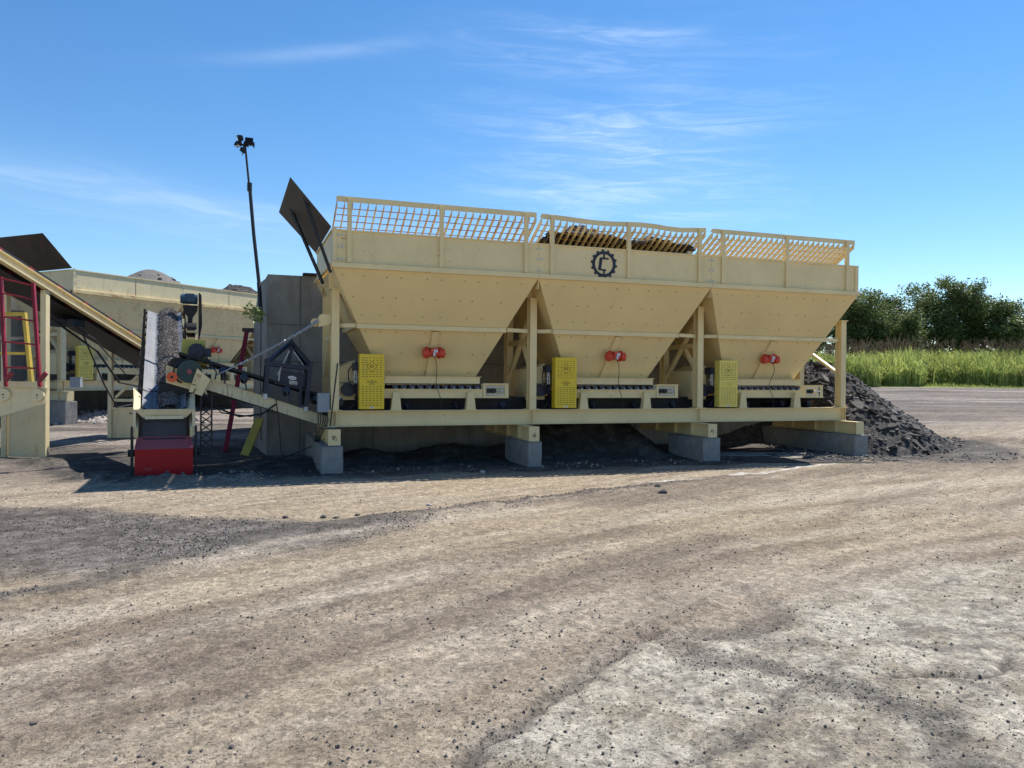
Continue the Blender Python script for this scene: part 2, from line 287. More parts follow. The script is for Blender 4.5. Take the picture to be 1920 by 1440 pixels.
def ground_c(x, y):
    n1 = fbm(x * .8, y * .8, 5, .6); n2 = fbm(x * 4 + 7, y * 4, 5, .65); n3 = fbm(x * .22 + 3, y * .22, 3)
    yy = y + 0.0; a = (x + yy) * .7071; b = (yy - x) * .7071 + .05 * (fbm(x * .5, y * .5, 3) - .5)
    st = fbm(a * .16 + 3, b * 1.9, 5, .6); st2 = fbm(a * .5, b * 7, 4, .6)
    tan = np.array([.355, .288, .210]); pale = np.array([.45, .385, .300]); dk = np.array([.105, .092, .083]); brn = np.array([.225, .172, .124])
    c = lerp(tan, pale, np.clip(sstep(.42, .62, n1 * .15 + st * .85) * .6, 0, 1))
    c = lerp(c, brn, sstep(.50, .70, st) * .75); c = lerp(c, brn, sstep(.52, .72, st2) * .4)
    c = lerp(c, np.array([.33, .25, .15]), sstep(.5, .7, n3) * .35)
    # yard further off: greyer, with streaks running across
    sa = fbm(x * .12, y * 1.3 + 5, 5, .6); gy = lerp(np.array([.16, .134, .115]), np.array([.29, .25, .215]), sstep(.4, .65, sa)); gy = lerp(gy, np.array([.09, .078, .072]), sstep(.55, .75, fbm(x * .3 + 9, y * .9, 4)) * .7)
    c = lerp(c, gy, sstep(14, 20, y - .55 * x + 2 * (n1 - .5)) )
    x0, y0 = x, y; x, y = warp(x, y); n4 = fbm(x0 * 13, y0 * 13, 4, .7)
    c = c * (1 + .22 * (n4 - .5))[..., None]
    # dark gravelly lobe, windrow
    dl = dpoly(x, y, LOBE) + .5 * (n1 - .5) + .25 * (n2 - .5)
    m = sstep(.25, -.55, dl); c = lerp(c, lerp(dk * .85, dk * 2.2, sstep(.40, .66, .4 * n2 + .3 * st + .3 * n4)), m * .92)
    dw = dline(x, y, WIND) + .3 * (n2 - .5); c = lerp(c, dk, sstep(.22, .05, dw) * .75)
    c = lerp(c, pale, np.exp(-((dline(x, y, [(p[0] + .35, p[1] - .35) for p in WIND])) / .3) ** 2) * .5 * sstep(.35, .6, n1))
    # tan band swept clean along the machinery
    # pale old slab area
    dp = dpoly(x, y, PALE) + .9 * (n1 - .5) + .5 * (n2 - .5)
    pc = lerp(np.array([.46, .415, .335]), np.array([.31, .265, .20]), sstep(.40, .62, fbm(x * 1.6 + 5, y * 1.6, 6, .72)))
    pc = lerp(pc, np.array([.17, .15, .13]), sstep(.54, .68, .6 * fbm(x * 2.5 + 2, y * 5.5, 5, .7) + .4 * n4) * .8)
    c = lerp(c, pc, sstep(.15, -.35, dp) * .85)
    for ln, wd, am in ((RIDGE, .09, .6), (RUT1, .2, .6), (RUT2, .06, .5), (RUT3, .18, .55), (CRACK, .028, .95)):
        dd = dline(x, y, ln) + wd * 1.4 * (n2 - .5); c = lerp(c, dk, sstep(wd, wd * .25, dd) * am)
    # long curved wheel tracks sweeping across the yard
    for k in range(13):
        y0_ = 1110 + k * 34 + (k * k * 1.5); yr = 862 + k * 13
        pts = [gp(px_, y0_ - (y0_ - yr) * f_) for px_, f_ in ((-200, -.12), (0, 0.), (350, .24), (700, .46), (1050, .65), (1400, .81), (1750, .93), (2100, 1.))]
        wd = .22 + .10 * (k % 3); dd = dline(x, y, pts) + .12 * (n1 - .5) + .10 * (n2 - .5); am = sstep(wd, wd * .2, dd) * (.25 + .75 * sstep(.4, .6, fbm(x * .35 + k, y * .35, 2)))
        c = lerp(c, brn * .80 if k % 2 else pale * 1.02, am * (.5 if k % 2 else .45))
    # dark brown patch in the middle tracks
    for ln, wd, am in (([gp(*p) for p in [(120, 1290), (350, 1255), (620, 1210), (830, 1160), (1100, 1080), (1350, 1010)]], .5, .7), ([gp(*p) for p in [(300, 1190), (700, 1120), (1000, 1040), (1200, 990)]], .35, .5), ([gp(*p) for p in [(900, 1120), (1200, 1110), (1440, 1160)]], .35, .3),
                       ([gp(*p) for p in [(0, 1370), (200, 1330), (420, 1290)]], .3, .6), ([gp(*p) for p in [(1180, 935), (1400, 905), (1600, 880), (1920, 866)]], 1.2, .75), ([gp(*p) for p in [(1620, 850), (1750, 835), (1900, 840)]], 2.2, .8), ([gp(*p) for p in [(1700, 800), (1950, 795)]], 2.5, .6)):
        dd = dline(x, y, ln) + wd * 1.1 * (n1 - .5) + wd * .8 * (n2 - .5); c = lerp(c, lerp(brn, dk, .35), sstep(wd, wd * .1, dd) * am)
    # light broken line of bare slab
    c = lerp(c, np.array([.55, .51, .45]), sstep(.11, .04, dline(x, y, SLABLINE) + .1 * (n2 - .5)) * sstep(.35, .5, n1))
    x, y = x0, y0
    # dark soil around and under the machinery, darkened further to deepen the shade there
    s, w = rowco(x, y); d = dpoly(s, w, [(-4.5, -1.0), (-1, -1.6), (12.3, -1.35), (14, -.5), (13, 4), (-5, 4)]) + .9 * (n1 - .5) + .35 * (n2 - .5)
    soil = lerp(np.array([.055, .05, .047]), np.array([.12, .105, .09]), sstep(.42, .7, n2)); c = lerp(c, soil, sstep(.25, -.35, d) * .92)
    d2 = np.hypot((x - 6.2) / 2.0, (y - 17.9) / .6) - 1 + .6 * (n1 - .5); c = lerp(c, np.array([.42, .38, .32]), sstep(.1, -.2, d2) * .85)  # pale ellipse painted in for the sunlit ground between the right piers
    d = dpoly(x, y, [(-5, 14), (-5.6, 13), (-7, 12.6), (-9, 14.3), (-10.8, 15), (-11, 18), (-5, 17.5)]) + 1.0 * (n1 - .5) + .4 * (n2 - .5); c = lerp(c, soil * 1.25, sstep(.2, -.4, d) * .85)
    d = np.hypot((x - 9.8) / 2.6, (y - 18.6) / 2.0) - 1 + .5 * (n1 - .5); c = lerp(c, soil * 1.3, sstep(.25, -.2, d) * .9)
    # grassy verge
    v = y - (54.3 + 4.5 * (fbm(x * .35 + 9, y * .15, 4, .6) - .5) + .8 * (n1 - .5) + .15 * (x - 30) * 0); c = lerp(c, np.array([.19, .22, .07]), sstep(-1.0, .2, v) * sstep(2, 8, x) )
    return np.clip(c, .01, .9)
def seg(*p):
    out = []
    for a, b, n in p: out += list(np.linspace(a, b, n, endpoint=False))
    return np.array(out + [p[-1][1]])
gx = seg((-900, -60, 8), (-60, -20, 20), (-20, -9, 70), (-9, 9.5, 430), (9.5, 22, 110), (22, 60, 80), (60, 900, 10))
gy_ = seg((-60, 2.6, 12), (2.6, 7, 170), (7, 20, 260), (20, 32, 90), (32, 60, 100), (60, 1500, 14))
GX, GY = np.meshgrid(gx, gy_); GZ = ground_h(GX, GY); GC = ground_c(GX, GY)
nx, ny = len(gx), len(gy_); idx = np.arange(nx * ny).reshape(ny, nx)
fa = np.stack([idx[:-1, :-1], idx[:-1, 1:], idx[1:, 1:], idx[1:, :-1]], -1).reshape(-1, 4)
me = bpy.data.meshes.new('ground'); me.vertices.add(nx * ny); me.vertices.foreach_set('co', np.stack([GX, GY, GZ], -1).reshape(-1).astype(np.float32))
me.loops.add(fa.size); me.loops.foreach_set('vertex_index', fa.reshape(-1).astype(np.int32)); me.polygons.add(len(fa))
me.polygons.foreach_set('loop_start', (np.arange(len(fa)) * 4).astype(np.int32)); me.polygons.foreach_set('loop_total', np.full(len(fa), 4, np.int32)); me.polygons.foreach_set('use_smooth', np.ones(len(fa), bool))
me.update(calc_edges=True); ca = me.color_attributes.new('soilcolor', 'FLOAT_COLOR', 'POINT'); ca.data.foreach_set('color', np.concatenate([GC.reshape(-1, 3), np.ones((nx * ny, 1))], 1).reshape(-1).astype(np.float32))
ground = bpy.data.objects.new('ground', me); col.objects.link(ground); ground['kind'] = 'structure'
gm = bpy.data.materials.new('dirt_yard'); gm.use_nodes = True; t = gm.node_tree; n = t.nodes; l = t.links; b = n['Principled BSDF']; b.inputs['Roughness'].default_value = .95; b.inputs['Specular IOR Level'].default_value = .15
at_ = n.new('ShaderNodeAttribute'); at_.attribute_name = 'soilcolor'; tcn = n.new('ShaderNodeTexCoord')
def gn(scale, det, rough, lo, hi, o0, o1, rot=None, sca=None):
    src = tcn.outputs['Object']
    if sca:
        m0 = n.new('ShaderNodeMapping'); m0.inputs['Rotation'].default_value = (0, 0, rot); l.new(src, m0.inputs[0]); mp = n.new('ShaderNodeMapping'); mp.inputs['Scale'].default_value = sca; l.new(m0.outputs[0], mp.inputs[0]); src = mp.outputs[0]
    z = n.new('ShaderNodeTexNoise'); z.inputs['Scale'].default_value = scale; z.inputs['Detail'].default_value = det; z.inputs['Roughness'].default_value = rough; l.new(src, z.inputs['Vector'])
    r = n.new('ShaderNodeMapRange'); l.new(z.outputs[0], r.inputs[0]); r.inputs[1].default_value = lo; r.inputs[2].default_value = hi; r.inputs[3].default_value = o0; r.inputs[4].default_value = o1; return z.outputs[0], r.outputs[0]
def gmul(a, b_): q = n.new('ShaderNodeMath'); q.operation = 'MULTIPLY'; l.new(a, q.inputs[0]); l.new(b_, q.inputs[1]); return q.outputs[0]
z1, r1 = gn(11, 8, .75, .3, .7, .78, 1.22); z2, r2 = gn(90, 4, .75, .3, .7, .70, 1.30); z3, r3 = gn(3.2, 6, .7, .3, .7, .92, 1.08)
z4, r4 = gn(1.0, 8, .72, .34, .66, .80, 1.20, R(-45), (.7, 4.5, 1))
z5, r5 = gn(42, 3, .6, .36, .42, .45, 1.)
vo = n.new('ShaderNodeTexVoronoi'); vo.inputs['Scale'].default_value = 30; l.new(tcn.outputs['Object'], vo.inputs['Vector'])
vr = n.new('ShaderNodeMapRange'); l.new(vo.outputs['Distance'], vr.inputs[0]); vr.inputs[1].default_value = .12; vr.inputs[2].default_value = .2; vr.inputs[3].default_value = .45; vr.inputs[4].default_value = 1.
vs2 = n.new('ShaderNodeSeparateColor'); l.new(vo.outputs['Color'], vs2.inputs[0]); gt = n.new('ShaderNodeMath'); gt.operation = 'GREATER_THAN'; l.new(vs2.outputs[0], gt.inputs[0]); gt.inputs[1].default_value = .78
vmx = n.new('ShaderNodeMix'); vmx.data_type = 'FLOAT'; l.new(gt.outputs[0], vmx.inputs[0]); vmx.inputs[2].default_value = 1.; l.new(vr.outputs[0], vmx.inputs[3])
vg = n.new('ShaderNodeTexVoronoi'); vg.inputs['Scale'].default_value = 48; l.new(tcn.outputs['Object'], vg.inputs['Vector']); vgs = n.new('ShaderNodeSeparateColor'); l.new(vg.outputs['Color'], vgs.inputs[0])
vgr = n.new('ShaderNodeMapRange'); l.new(vgs.outputs[1], vgr.inputs[0]); vgr.inputs[3].default_value = .76; vgr.inputs[4].default_value = 1.24
vh = n.new('ShaderNodeTexVoronoi'); vh.inputs['Scale'].default_value = 17; l.new(tcn.outputs['Object'], vh.inputs['Vector']); vhs = n.new('ShaderNodeSeparateColor'); l.new(vh.outputs['Color'], vhs.inputs[0])
vhr = n.new('ShaderNodeMapRange'); l.new(vhs.outputs[1], vhr.inputs[0]); vhr.inputs[3].default_value = .80; vhr.inputs[4].default_value = 1.2
grain = gmul(vgr.outputs[0], vhr.outputs[0])
tot = gmul(grain, gmul(gmul(gmul(gmul(r1, r2), r3), vmx.outputs[0]), gmul(r4, r5)))
vsc = n.new('ShaderNodeVectorMath'); vsc.operation = 'SCALE'; l.new(at_.outputs['Color'], vsc.inputs[0]); l.new(tot, vsc.inputs['Scale']); l.new(vsc.outputs[0], b.inputs['Base Color'])
ad = n.new('ShaderNodeMath'); ad.operation = 'ADD'; l.new(z1, ad.inputs[0]); q2 = n.new('ShaderNodeMath'); q2.operation = 'MULTIPLY'; l.new(z2, q2.inputs[0]); q2.inputs[1].default_value = .35; l.new(q2.outputs[0], ad.inputs[1])
bu = n.new('ShaderNodeBump'); bu.inputs['Strength'].default_value = .9; bu.inputs['Distance'].default_value = .035; l.new(ad.outputs[0], bu.inputs['Height']); l.new(bu.outputs[0], b.inputs['Normal'])
me.materials.append(gm)
def gh(x, y): return float(ground_h(np.array([float(x)]), np.array([float(y)]))[0])

# loose pebbles over the yard: far too many to count
def pebbles(name, n_, mats, label, size, reg, seed, bias=1., where=None):
    r_ = np.random.default_rng(seed); mb = MB(); P = []
    while len(P) < n_:
        D = reg[2] + (reg[3] - reg[2]) * r_.random() ** bias; X = (reg[0] + (reg[1] - reg[0]) * r_.random())
        P.append((X * D, D))
    P = np.array(P)
    if where: P = P[where(P[:, 0], P[:, 1])]
    Z = ground_h(P[:, 0], P[:, 1]); clump = fbm(P[:, 0] * .9 + 3, P[:, 1] * .9, 3)
    for (x, y), z, cl_ in zip(P, Z, clump):
        if r_.random() > (sstep(.3, .65, cl_) * .9 + .12 if not where else .15 + .75 * sstep(.35, .6, cl_)): continue
        s_ = size[0] * (size[1] / size[0]) ** (r_.random() ** 3.); a = r_.random(3) * 6; m3 = Matrix.Rotation(a[0], 3, 'Z') @ Matrix.Rotation(a[1], 3, 'X')
        j = 1 + (r_.random(6) - .5) * .7
        mb.add([Vector((x, y, z + s_ * .25)) + m3 @ (Vector(v) * s_ * j[i]) * 1. for i, v in enumerate(OCT[0])], OCT[1], int(r_.random() < .35))
    o = mb.build(name, mats, smooth=False); return tag(o, label, 'gravel', kind='stuff')
pebbles('loose_gravel', 26000, [M['dstone'], M['mstone']], 'small dark loose pebbles scattered over the dirt yard', (.003, .013), (-.75, .75, 3.2, 16), 3, 1.2)

def in_lobe(x, y): x, y = warp(x, y); return (dpoly(x, y, LOBE) < -.05) | (dline(x, y, WIND) < .13)
pebbles('track_gravel', 70000, [M['dstone'], M['mstone']], 'dark loose gravel covering the left side of the yard and the windrow', (.004, .016), (-.80, .40, 6.0, 13.5), 5, 1., in_lobe)
def at_toe(x, y): s_, w_ = rowco(x, y); return ((np.hypot((x - 9.6) / 2.6, (y - 18.6) / 2.2) < 1) & (s_ > 12.1)) | ((s_ > -3) & (s_ < 12.5) & (w_ > -1.3) & (w_ < -.2))
pebbles('scattered_millings', 16000, [M['dstone'], M['mstone']], 'dark crumbs of asphalt strewn at the foot of the bins and the rubble heap', (.008, .04), (-.5, .75, 12.5, 21.5), 9, 1., at_toe)
def in_rut(x, y): x, y = warp(x, y); return (dline(x, y, RIDGE) < .06) | (dline(x, y, RUT1) < .16) | (dline(x, y, RUT2) < .04) | (dline(x, y, CRACK) < .03)
pebbles('rut_gravel', 34000, [M['dstone'], M['mstone']], 'dark loose gravel lying in the ruts of the pale ground', (.002, .008), (-.1, .75, 3.2, 7.0), 6, 1., in_rut)

# ------------------------------------------------------------------ verge and tall grass, far trees
def far_z(x, y): return gh(x, y)
def grassfield():
    r_ = random.Random(11); mb = MB(); n_ = 44000
    xs = np.array([14 + 52 * r_.random() for _ in range(n_)]); ds = np.array([r_.random() ** 1.6 * 9 for _ in range(n_)]); ys = 55.4 + ds + 7 * (fbm(xs * .35, xs * .1, 4, .6) - .5)
    zs = ground_h(xs, ys); hn = fbm(xs * .3 + 2, ys * .3, 4)
    for x, y, z, dd, h_ in zip(xs, ys, zs, ds, hn):
        hh = (1.3 + 1.15 * min(1, dd / 1.6)) * (.72 + .56 * h_) * (.75 + .35 * r_.random()); w_ = .018 + .024 * r_.random()
        a = r_.random() * 6.28; bx, by = math.cos(a) * hh * .28 * r_.random(), math.sin(a) * hh * .28 * r_.random(); c_ = r_.random() * 3.14; wx, wy = math.cos(c_) * w_, math.sin(c_) * w_
        z0 = z + hh * .25 * r_.random(); mi = 0 if r_.random() < .72 else 1
        if r_.random() < .55:
            dx = math.cos(a) * (.3 + .4 * r_.random()); dy = math.sin(a) * .3
            p0 = (x, y, z + hh * (.2 + .7 * r_.random())); zc = p0[2]
            mb.add([(x - wx, y - wy, zc), (x + wx, y + wy, zc), (x + dx * .5 + wx, y + dy * .5 + wy, zc + .3), (x + dx * .5 - wx, y + dy * .5 - wy, zc + .3), (x + dx, y + dy, zc + .12)], [(0, 1, 2, 3), (3, 2, 4)], mi)
        else:
            mb.add([(x - wx, y - wy, z0), (x + wx, y + wy, z0), (x + bx * .4 + wx, y + by * .4 + wy, z + hh * .6), (x + bx * .4 - wx, y + by * .4 - wy, z + hh * .6), (x + bx, y + by, z + hh)], [(0, 1, 2, 3), (3, 2, 4)], mi)
        if dd > 2.0 and r_.random() < .09:
            sz = .10 + .12 * r_.random(); zt = z + hh + .15 + .35 * r_.random()
            for k in range(5):
                ox, oz = (r_.random() - .5) * sz * 2.2, (r_.random() - .3) * .55
                mb.add([(x + bx + ox - .03, y + by, zt + oz), (x + bx + ox + .03, y + by + .05, zt + oz), (x + bx + ox * .6 + .01, y + by, zt + oz + .22)], [(0, 1, 2)], 2)
    return tag(mb.build('tall_grass', [M['grass'], M['grass2'], M['seed']]), 'tall bright green grass field with brown seed heads', 'grass', kind='stuff')
grassfield()
def verge():
    r_ = random.Random(5); mb = MB()
    for _ in range(6000):
        x = 14 + 52 * r_.random(); y = 54.2 + 2.2 * r_.random() + 1.5 * math.sin(x * .5) * math.sin(x * .23); z = 1.33 + .035 * (y - 54)
        h_ = .08 + .22 * r_.random() * max(.3, (y - 53.8) / 1.8); a = r_.random() * 3.14
        mb.add([(x - .03 * math.cos(a), y - .03 * math.sin(a), z), (x + .03 * math.cos(a), y + .03 * math.sin(a), z), (x + (r_.random() - .5) * .15, y, z + h_)], [(0, 1, 2)], int(r_.random() < .5))
    tag(mb.build('short_grass', [M['grass'], M['grass2']]), 'short mown grass strip at the edge of the yard', 'grass', kind='stuff')
verge()
def tree(name_label, x, y, H, rad, seed, dens=1., sparse=0., lean=0.):
    r_ = random.Random(seed); z0 = gh(x, y); root = empty('leafy_tree', (x, y, z0), 0, name_label, 'tree', 'trees beyond the grass')
    tb = MB(); tips = []
    def limb(p, d, L, r, lev):
        pts = [p]; q = p; dd = d.copy(); k = 4
        for i in range(k):
            dd = (dd + Vector((r_.uniform(-.22, .22), r_.uniform(-.22, .22), r_.uniform(-.02, .14)))).normalized(); q = q + dd * L / k; pts.append(q)
        tb.path(pts, [r * (1 - .5 * i / k) for i in range(k + 1)], 6)
        tips.append((q, lev)); tips.append((pts[2], lev))
        if lev < 3:
            for _ in range(3 if lev else 4):
                a = r_.random() * 6.28; sp = r_.uniform(.45, .95); nd = (dd + Vector((math.cos(a) * sp, math.sin(a) * sp, r_.uniform(-.1, .35)))).normalized()
                limb(pts[r_.choice([2, 3, 4])], nd, L * r_.uniform(.55, .75), r * .5, lev + 1)
    for k in range(r_.choice([2, 3])):
        a = r_.random() * 6.28; limb(Vector((.25 * math.cos(a), .25 * math.sin(a), -.1)), Vector((.22 * math.cos(a) + lean, .22 * math.sin(a), 1)).normalized(), H * .42, .2, 0)
    tb.build('trunk', M['bark'], root)
    cb = MB(); blobs = []
    for q, lev in tips:
        if lev >= 1 and q.z > H * .18: blobs.append((q, rad * r_.uniform(.16, .30)))
    for _ in range(int(80 * dens)):
        a = r_.random() * 6.28; zz = r_.uniform(.16, 1.); rr = rad * math.sqrt(max(0, 1 - (abs(zz - .5) / .56) ** 2.4)) * r_.uniform(.35, 1.)
        blobs.append((Vector((math.cos(a) * rr + lean * H * zz, math.sin(a) * rr, zz * H * .93 + H * .02)), rad * r_.choice([.12, .17, .22, .30])))
    for c, br in blobs:
        if r_.random() < sparse: continue
        nl = int(105 * dens * (br / 1.0) ** 1.5) + 30; top = c.z / H
        for _ in range(nl):
            v = Vector((r_.gauss(0, 1), r_.gauss(0, 1), r_.gauss(0, 1))).normalized() * br * r_.random() ** .4; v.z *= .8; p = c + v
            if p.z > H * 1.02: continue
            s_ = r_.uniform(.06, .13); a = Vector((r_.gauss(0, 1), r_.gauss(0, 1), r_.gauss(0, .6))).normalized() * s_; b_ = a.cross(Vector((r_.gauss(0, 1), r_.gauss(0, 1), r_.gauss(0, 1)))).normalized() * s_ * .7
            cb.add([p - a, p - b_ * .8, p + a, p + b_], [(0, 1, 2, 3)], int(r_.random() < .3))
    cb.build('crown', [M['leaf'], M['leaf2']], root)
TREES = [('broad dark tree partly hidden by the right end of the bins', 25.5, 70, 8.3, 3.6, 1, 1, 0, 0),
         ('dark green tree just right of the bins, flat topped', 30.6, 69, 8.6, 3.4, 2, 1, 0, 0), ('dark tree with a dense rounded crown, second right of the bins', 34.9, 72, 8.4, 2.9, 3, 1, 0, 0),
         ('tallest tree, leaning crown beside the sky gap', 38.9, 71, 9.9, 3.3, 4, .95, .05, 0), ('wide tree whose crown slopes down to the right', 42.3, 72, 8.6, 3.1, 5, .95, .05, 0),
         ('smaller tree at the low dip of the tree line', 43.8, 69, 6.4, 2.4, 6, .8, .2, .04), ('sparse tree with bare branches at the right edge', 49.0, 73, 7.6, 2.9, 7, .6, .5, 0),
         ('medium tree filling the dip between the rounded crown and the tallest tree', 36.6, 74, 7.4, 2.6, 8, .95, .05, 0), ('low tree standing in front of the dense rounded crown', 33.6, 67.5, 6.6, 2.6, 14, .9, .05, 0), ('low bushy tree between the sloping crown and the right edge', 46.4, 71, 4.6, 2.0, 9, .8, .2, 0), ('leafy tree cut off by the right edge of the view', 56, 72, 8.4, 3.3, 10, .8, .1, 0),
         ('tree behind the bins, only glimpsed under the last hopper', 21, 70, 7.5, 3.2, 12, .8, 0, 0)]
for a in TREES: tree(*a)
def farwood():
    r_ = random.Random(3); mb = MB()
    for _ in range(9000):
        x = r_.uniform(-10, 110); y = 120 + r_.random() * 8; h_ = 3.2 + 2.0 * math.sin(x * .21) + 1.2 * math.sin(x * .67 + 1); z = 1.4 + r_.random() ** .8 * h_
        s_ = r_.uniform(.3, .6); a = Vector((r_.gauss(0, 1), r_.gauss(0, 1), r_.gauss(0, 1))).normalized() * s_; b_ = a.cross(Vector((r_.gauss(0, 1), r_.gauss(0, 1), r_.gauss(0, 1)))).normalized() * s_
        p = Vector((x, y, z)); mb.add([p - a, p - b_, p + a, p + b_], [(0, 1, 2, 3)], int(r_.random() < .3))
    tag(mb.build('distant_wood', [M['leaf'], M['leaf2']]), 'far low band of trees seen through the gaps', 'trees', kind='stuff')
farwood()

# ------------------------------------------------------------------ the feed bin unit (three hoppers on one frame)
def hsec(mb, s, w, z0, z1, wd=.145, dp=.2):            # H column: flanges face front and back
    mb.box(s - wd / 2, s + wd / 2, w - dp / 2, w - dp / 2 + .014, z0, z1); mb.box(s - wd / 2, s + wd / 2, w + dp / 2 - .014, w + dp / 2, z0, z1)
    mb.box(s - .006, s + .006, w - dp / 2 + .014, w + dp / 2 - .014, z0, z1)
def text_mesh(body, size, loc, parent, name, m, bold=0.):
    cu = bpy.data.curves.new(name, 'FONT'); cu.body = body; cu.size = size; cu.extrude = .002; cu.offset = bold; cu.align_x = 'CENTER'; cu.align_y = 'CENTER'
    ob = bpy.data.objects.new(name, cu); col.objects.link(ob); dg = bpy.context.evaluated_depsgraph_get(); me = bpy.data.meshes.new_from_object(ob.evaluated_get(dg)); bpy.data.objects.remove(ob)
    me.transform(Matrix.Translation(loc) @ Matrix.Rotation(R(90), 4, 'X')); me.materials.clear(); me.materials.append(m); o = bpy.data.objects.new(name, me); col.objects.link(o); o.parent = parent; return o
def bin_unit(root, main=True):
    C = M['cream'] if main else M['oldcream']; HP = M['hopper'] if main else M['oldcream']; zb0, zb1 = .784, 1.087
    def ibeam(mb, s0, s1, w, z0=zb0, z1=zb1, fw=.22):
        mb.box(s0, s1, w - fw / 2, w + fw / 2, z1 - .016, z1); mb.box(s0, s1, w - fw / 2, w + fw / 2, z0, z0 + .016); mb.box(s0, s1, w - .03, w + .03, z0 + .016, z1 - .016)
    mb = MB(); ibeam(mb, -.12, 12.10, 0.); ibeam(mb, -.12, 12.10, 1.45)
    for s in (-.05, .02, 4.0, 8.0, 12.0, 12.07): mb.box(s - .006, s + .006, -.108, -.032, zb0 + .017, zb1 - .017)
    for s in (0.3, 3.7, 4.3, 7.7, 8.3, 11.7): mb.box(s - .05, s + .05, .112, 1.338, zb0 + .05, zb1 - .05)
    mb.build('base_frame', C, root)
    for s in (-.09, 3.76, 7.86, 11.85):                # cross sills on the piers
        f = MB(); ff = -.80 if main else -.55; f.box(s - .11, s + .11, ff, ff + .014, .492, .781); f.box(s - .09, s + .09, ff + .014, 2.3, .762, .779); f.box(s - .09, s + .09, ff + .014, 2.3, .494, .511); f.box(s - .012, s + .012, ff + .015, 2.3, .512, .761)
        for ww in (-.1, .6, 1.45): f.box(s - .085, s + .085, ww, ww + .012, .513, .76)
        sl_ = f.build('cross_sill', C, root)
        if main and s != 11.85:
            k = MB(); r_ = random.Random(int(s * 10) + 5)
            for _ in range(9):
                a0 = r_.uniform(-.03, .03); k.bar((s + a0, ff - .001, .62 + r_.uniform(-.05, .05)), (s + a0 + r_.uniform(-.03, .03), ff - .001, .62 + r_.uniform(-.06, .06)), .002, .008)
            k.build('painted_scrawl', M['black'], sl_)
    for i, s in enumerate((0., 4., 8., 12.)):
        zt = (3.38, 3.36, 3.34, 3.16)[i]; f = MB(); hsec(f, s, 0, zb1, zt); f.box(s - .13, s + .13, -.14, .14, zb1 + .001, zb1 + .014); f.box(s - .10, s + .10, -.13, .13, zt, zt + .02)
        f.build('post', C, root)
        if i < 3 or not main:                        # gusset from post up to the hopper division
            g = MB(); sd_ = s - .0
            g.prism([(sd_ - .12, -.03, zt + .021), (sd_ + .17, -.03, zt + .021), (sd_ - .08 if i else sd_ + .02, -.03, 3.70), (sd_ - .16 if i else sd_ - .12, -.03, 3.70)], (0, .02, 0)); g.build('gusset', C, root)
        f = MB(); hsec(f, s, 1.45, zb1, zt); f.build('post', C, root)
        if i < 3:
            f = MB(); f.bar((s, .1, 3.05), (s, 1.36, 1.75), .06, .1, (1, 0, 0)); f.build('brace', C, root); f = MB(); f.bar((s + .02, .10, 1.9), (s + .02, .62, 2.5), .05, .09, (1, 0, 0)); f.build('brace', C, root)
            f = MB(); f.box(s - .04, s + .04, .1, 1.35, 2.44, 2.54); f.build('tie_bar', C, root)
        else:
            f = MB(); f.bar((s, .1, 1.92), (s, 1.36, 2.6), .06, .09, (1, 0, 0)); f.build('brace', C, root)
    # collar
    zf, zt, wf, wr, sa, sb = 3.795, 4.396, -.70, 2.25, -.13, 11.83
    bounds = (-.13, 3.86, 7.85, 11.83)
    for k in range(3):
        f = MB(); a, b_ = bounds[k] + .003, bounds[k + 1] - .003
        f.box(a, b_, wf, wf + .012, zf, zt - .03); f.box(a, b_, wf - .025, wf + .045, zt - .03, zt); f.box(a, b_, wr, wr + .012, zf, zt - .03); f.box(a, b_, wr - .03, wr + .045, zt - .03, zt)
        if k == 0: f.box(a, a + .012, wf + .012, wr, zf, zt - .03); f.box(a - .03, a + .04, wf + .045, wr - .03, zt - .03, zt - .002); f.box(a - .06, a + .0, wf + .1, wr, zf - .07, zf)
        else: f.box(a, a + .012, wf + .012, wr, zf - .3, zt - .12)
        if k == 2: f.box(b_ - .012, b_, wf + .012, wr, zf, zt - .03); f.box(b_ - .09, b_, wf - .022, wf - .001, zf + .001, zt - .031)
        p = f.build('collar_panel', C, root)
        if k == 0: g = MB(); g.box(a, a + .07, wf - .018, wf - .001, zf + .001, zt + .03); g.build('corner_angle', C, p)
        bo = MB()                                     # bright bolt pairs at the joints
        for sj in ([bounds[k]] if k else [-.05]):
            for zz in (3.86, 4.08, 4.29):
                for ds in (-.035, .045): bo.tube((sj + ds + (.06 if k == 0 else 0), wf - .001 - (.018 if k == 0 else 0), zz), (sj + ds + (.06 if k == 0 else 0), wf - .02 - (.018 if k == 0 else 0), zz), .017, 7)
        bo.build('bolts', M['galv'], p)
        if main and k == 0:
            g = MB(); pts = [(.02, 4.24), (.09, 4.235), (.13, 4.215), (.155, 4.205), (.17, 4.16)]
            for (a0, z0), (a1, z1) in zip(pts[:-1], pts[1:]): g.bar((a0, wf - .0015, z0), (a1, wf - .0015, z1), .003, .012)
            g.build('rust_crack', M['rust'], p)
        f = MB(); f.box(bounds[k] + (.0 if k else -.02), bounds[k + 1] - .004, -.765, -.70, 3.70, 3.79); f.box(bounds[k], bounds[k + 1] - .004, -.70, -.60, 3.775, 3.793); fl = f.build('flange', C if main else M['rustcream'], root)
    if main:
        for s in (.164, 1.88, 3.588, 4.141, 5.85, 7.545, 8.133, 9.811, 11.498): f = MB(); f.box(s - .04, s + .04, -.745, -.703, 3.80, 4.955); f.box(s - .03, s + .03, -.702, -.66, 4.40, 4.94); f.build('stanchion', C, root)
    else:
        for s in (2.0, 5.9, 9.8): f = MB(); f.box(s - .004, s + .004, wf - .008, wf - .001, zf, zt - .03); f.build('panel_seam', M['rust'], root)
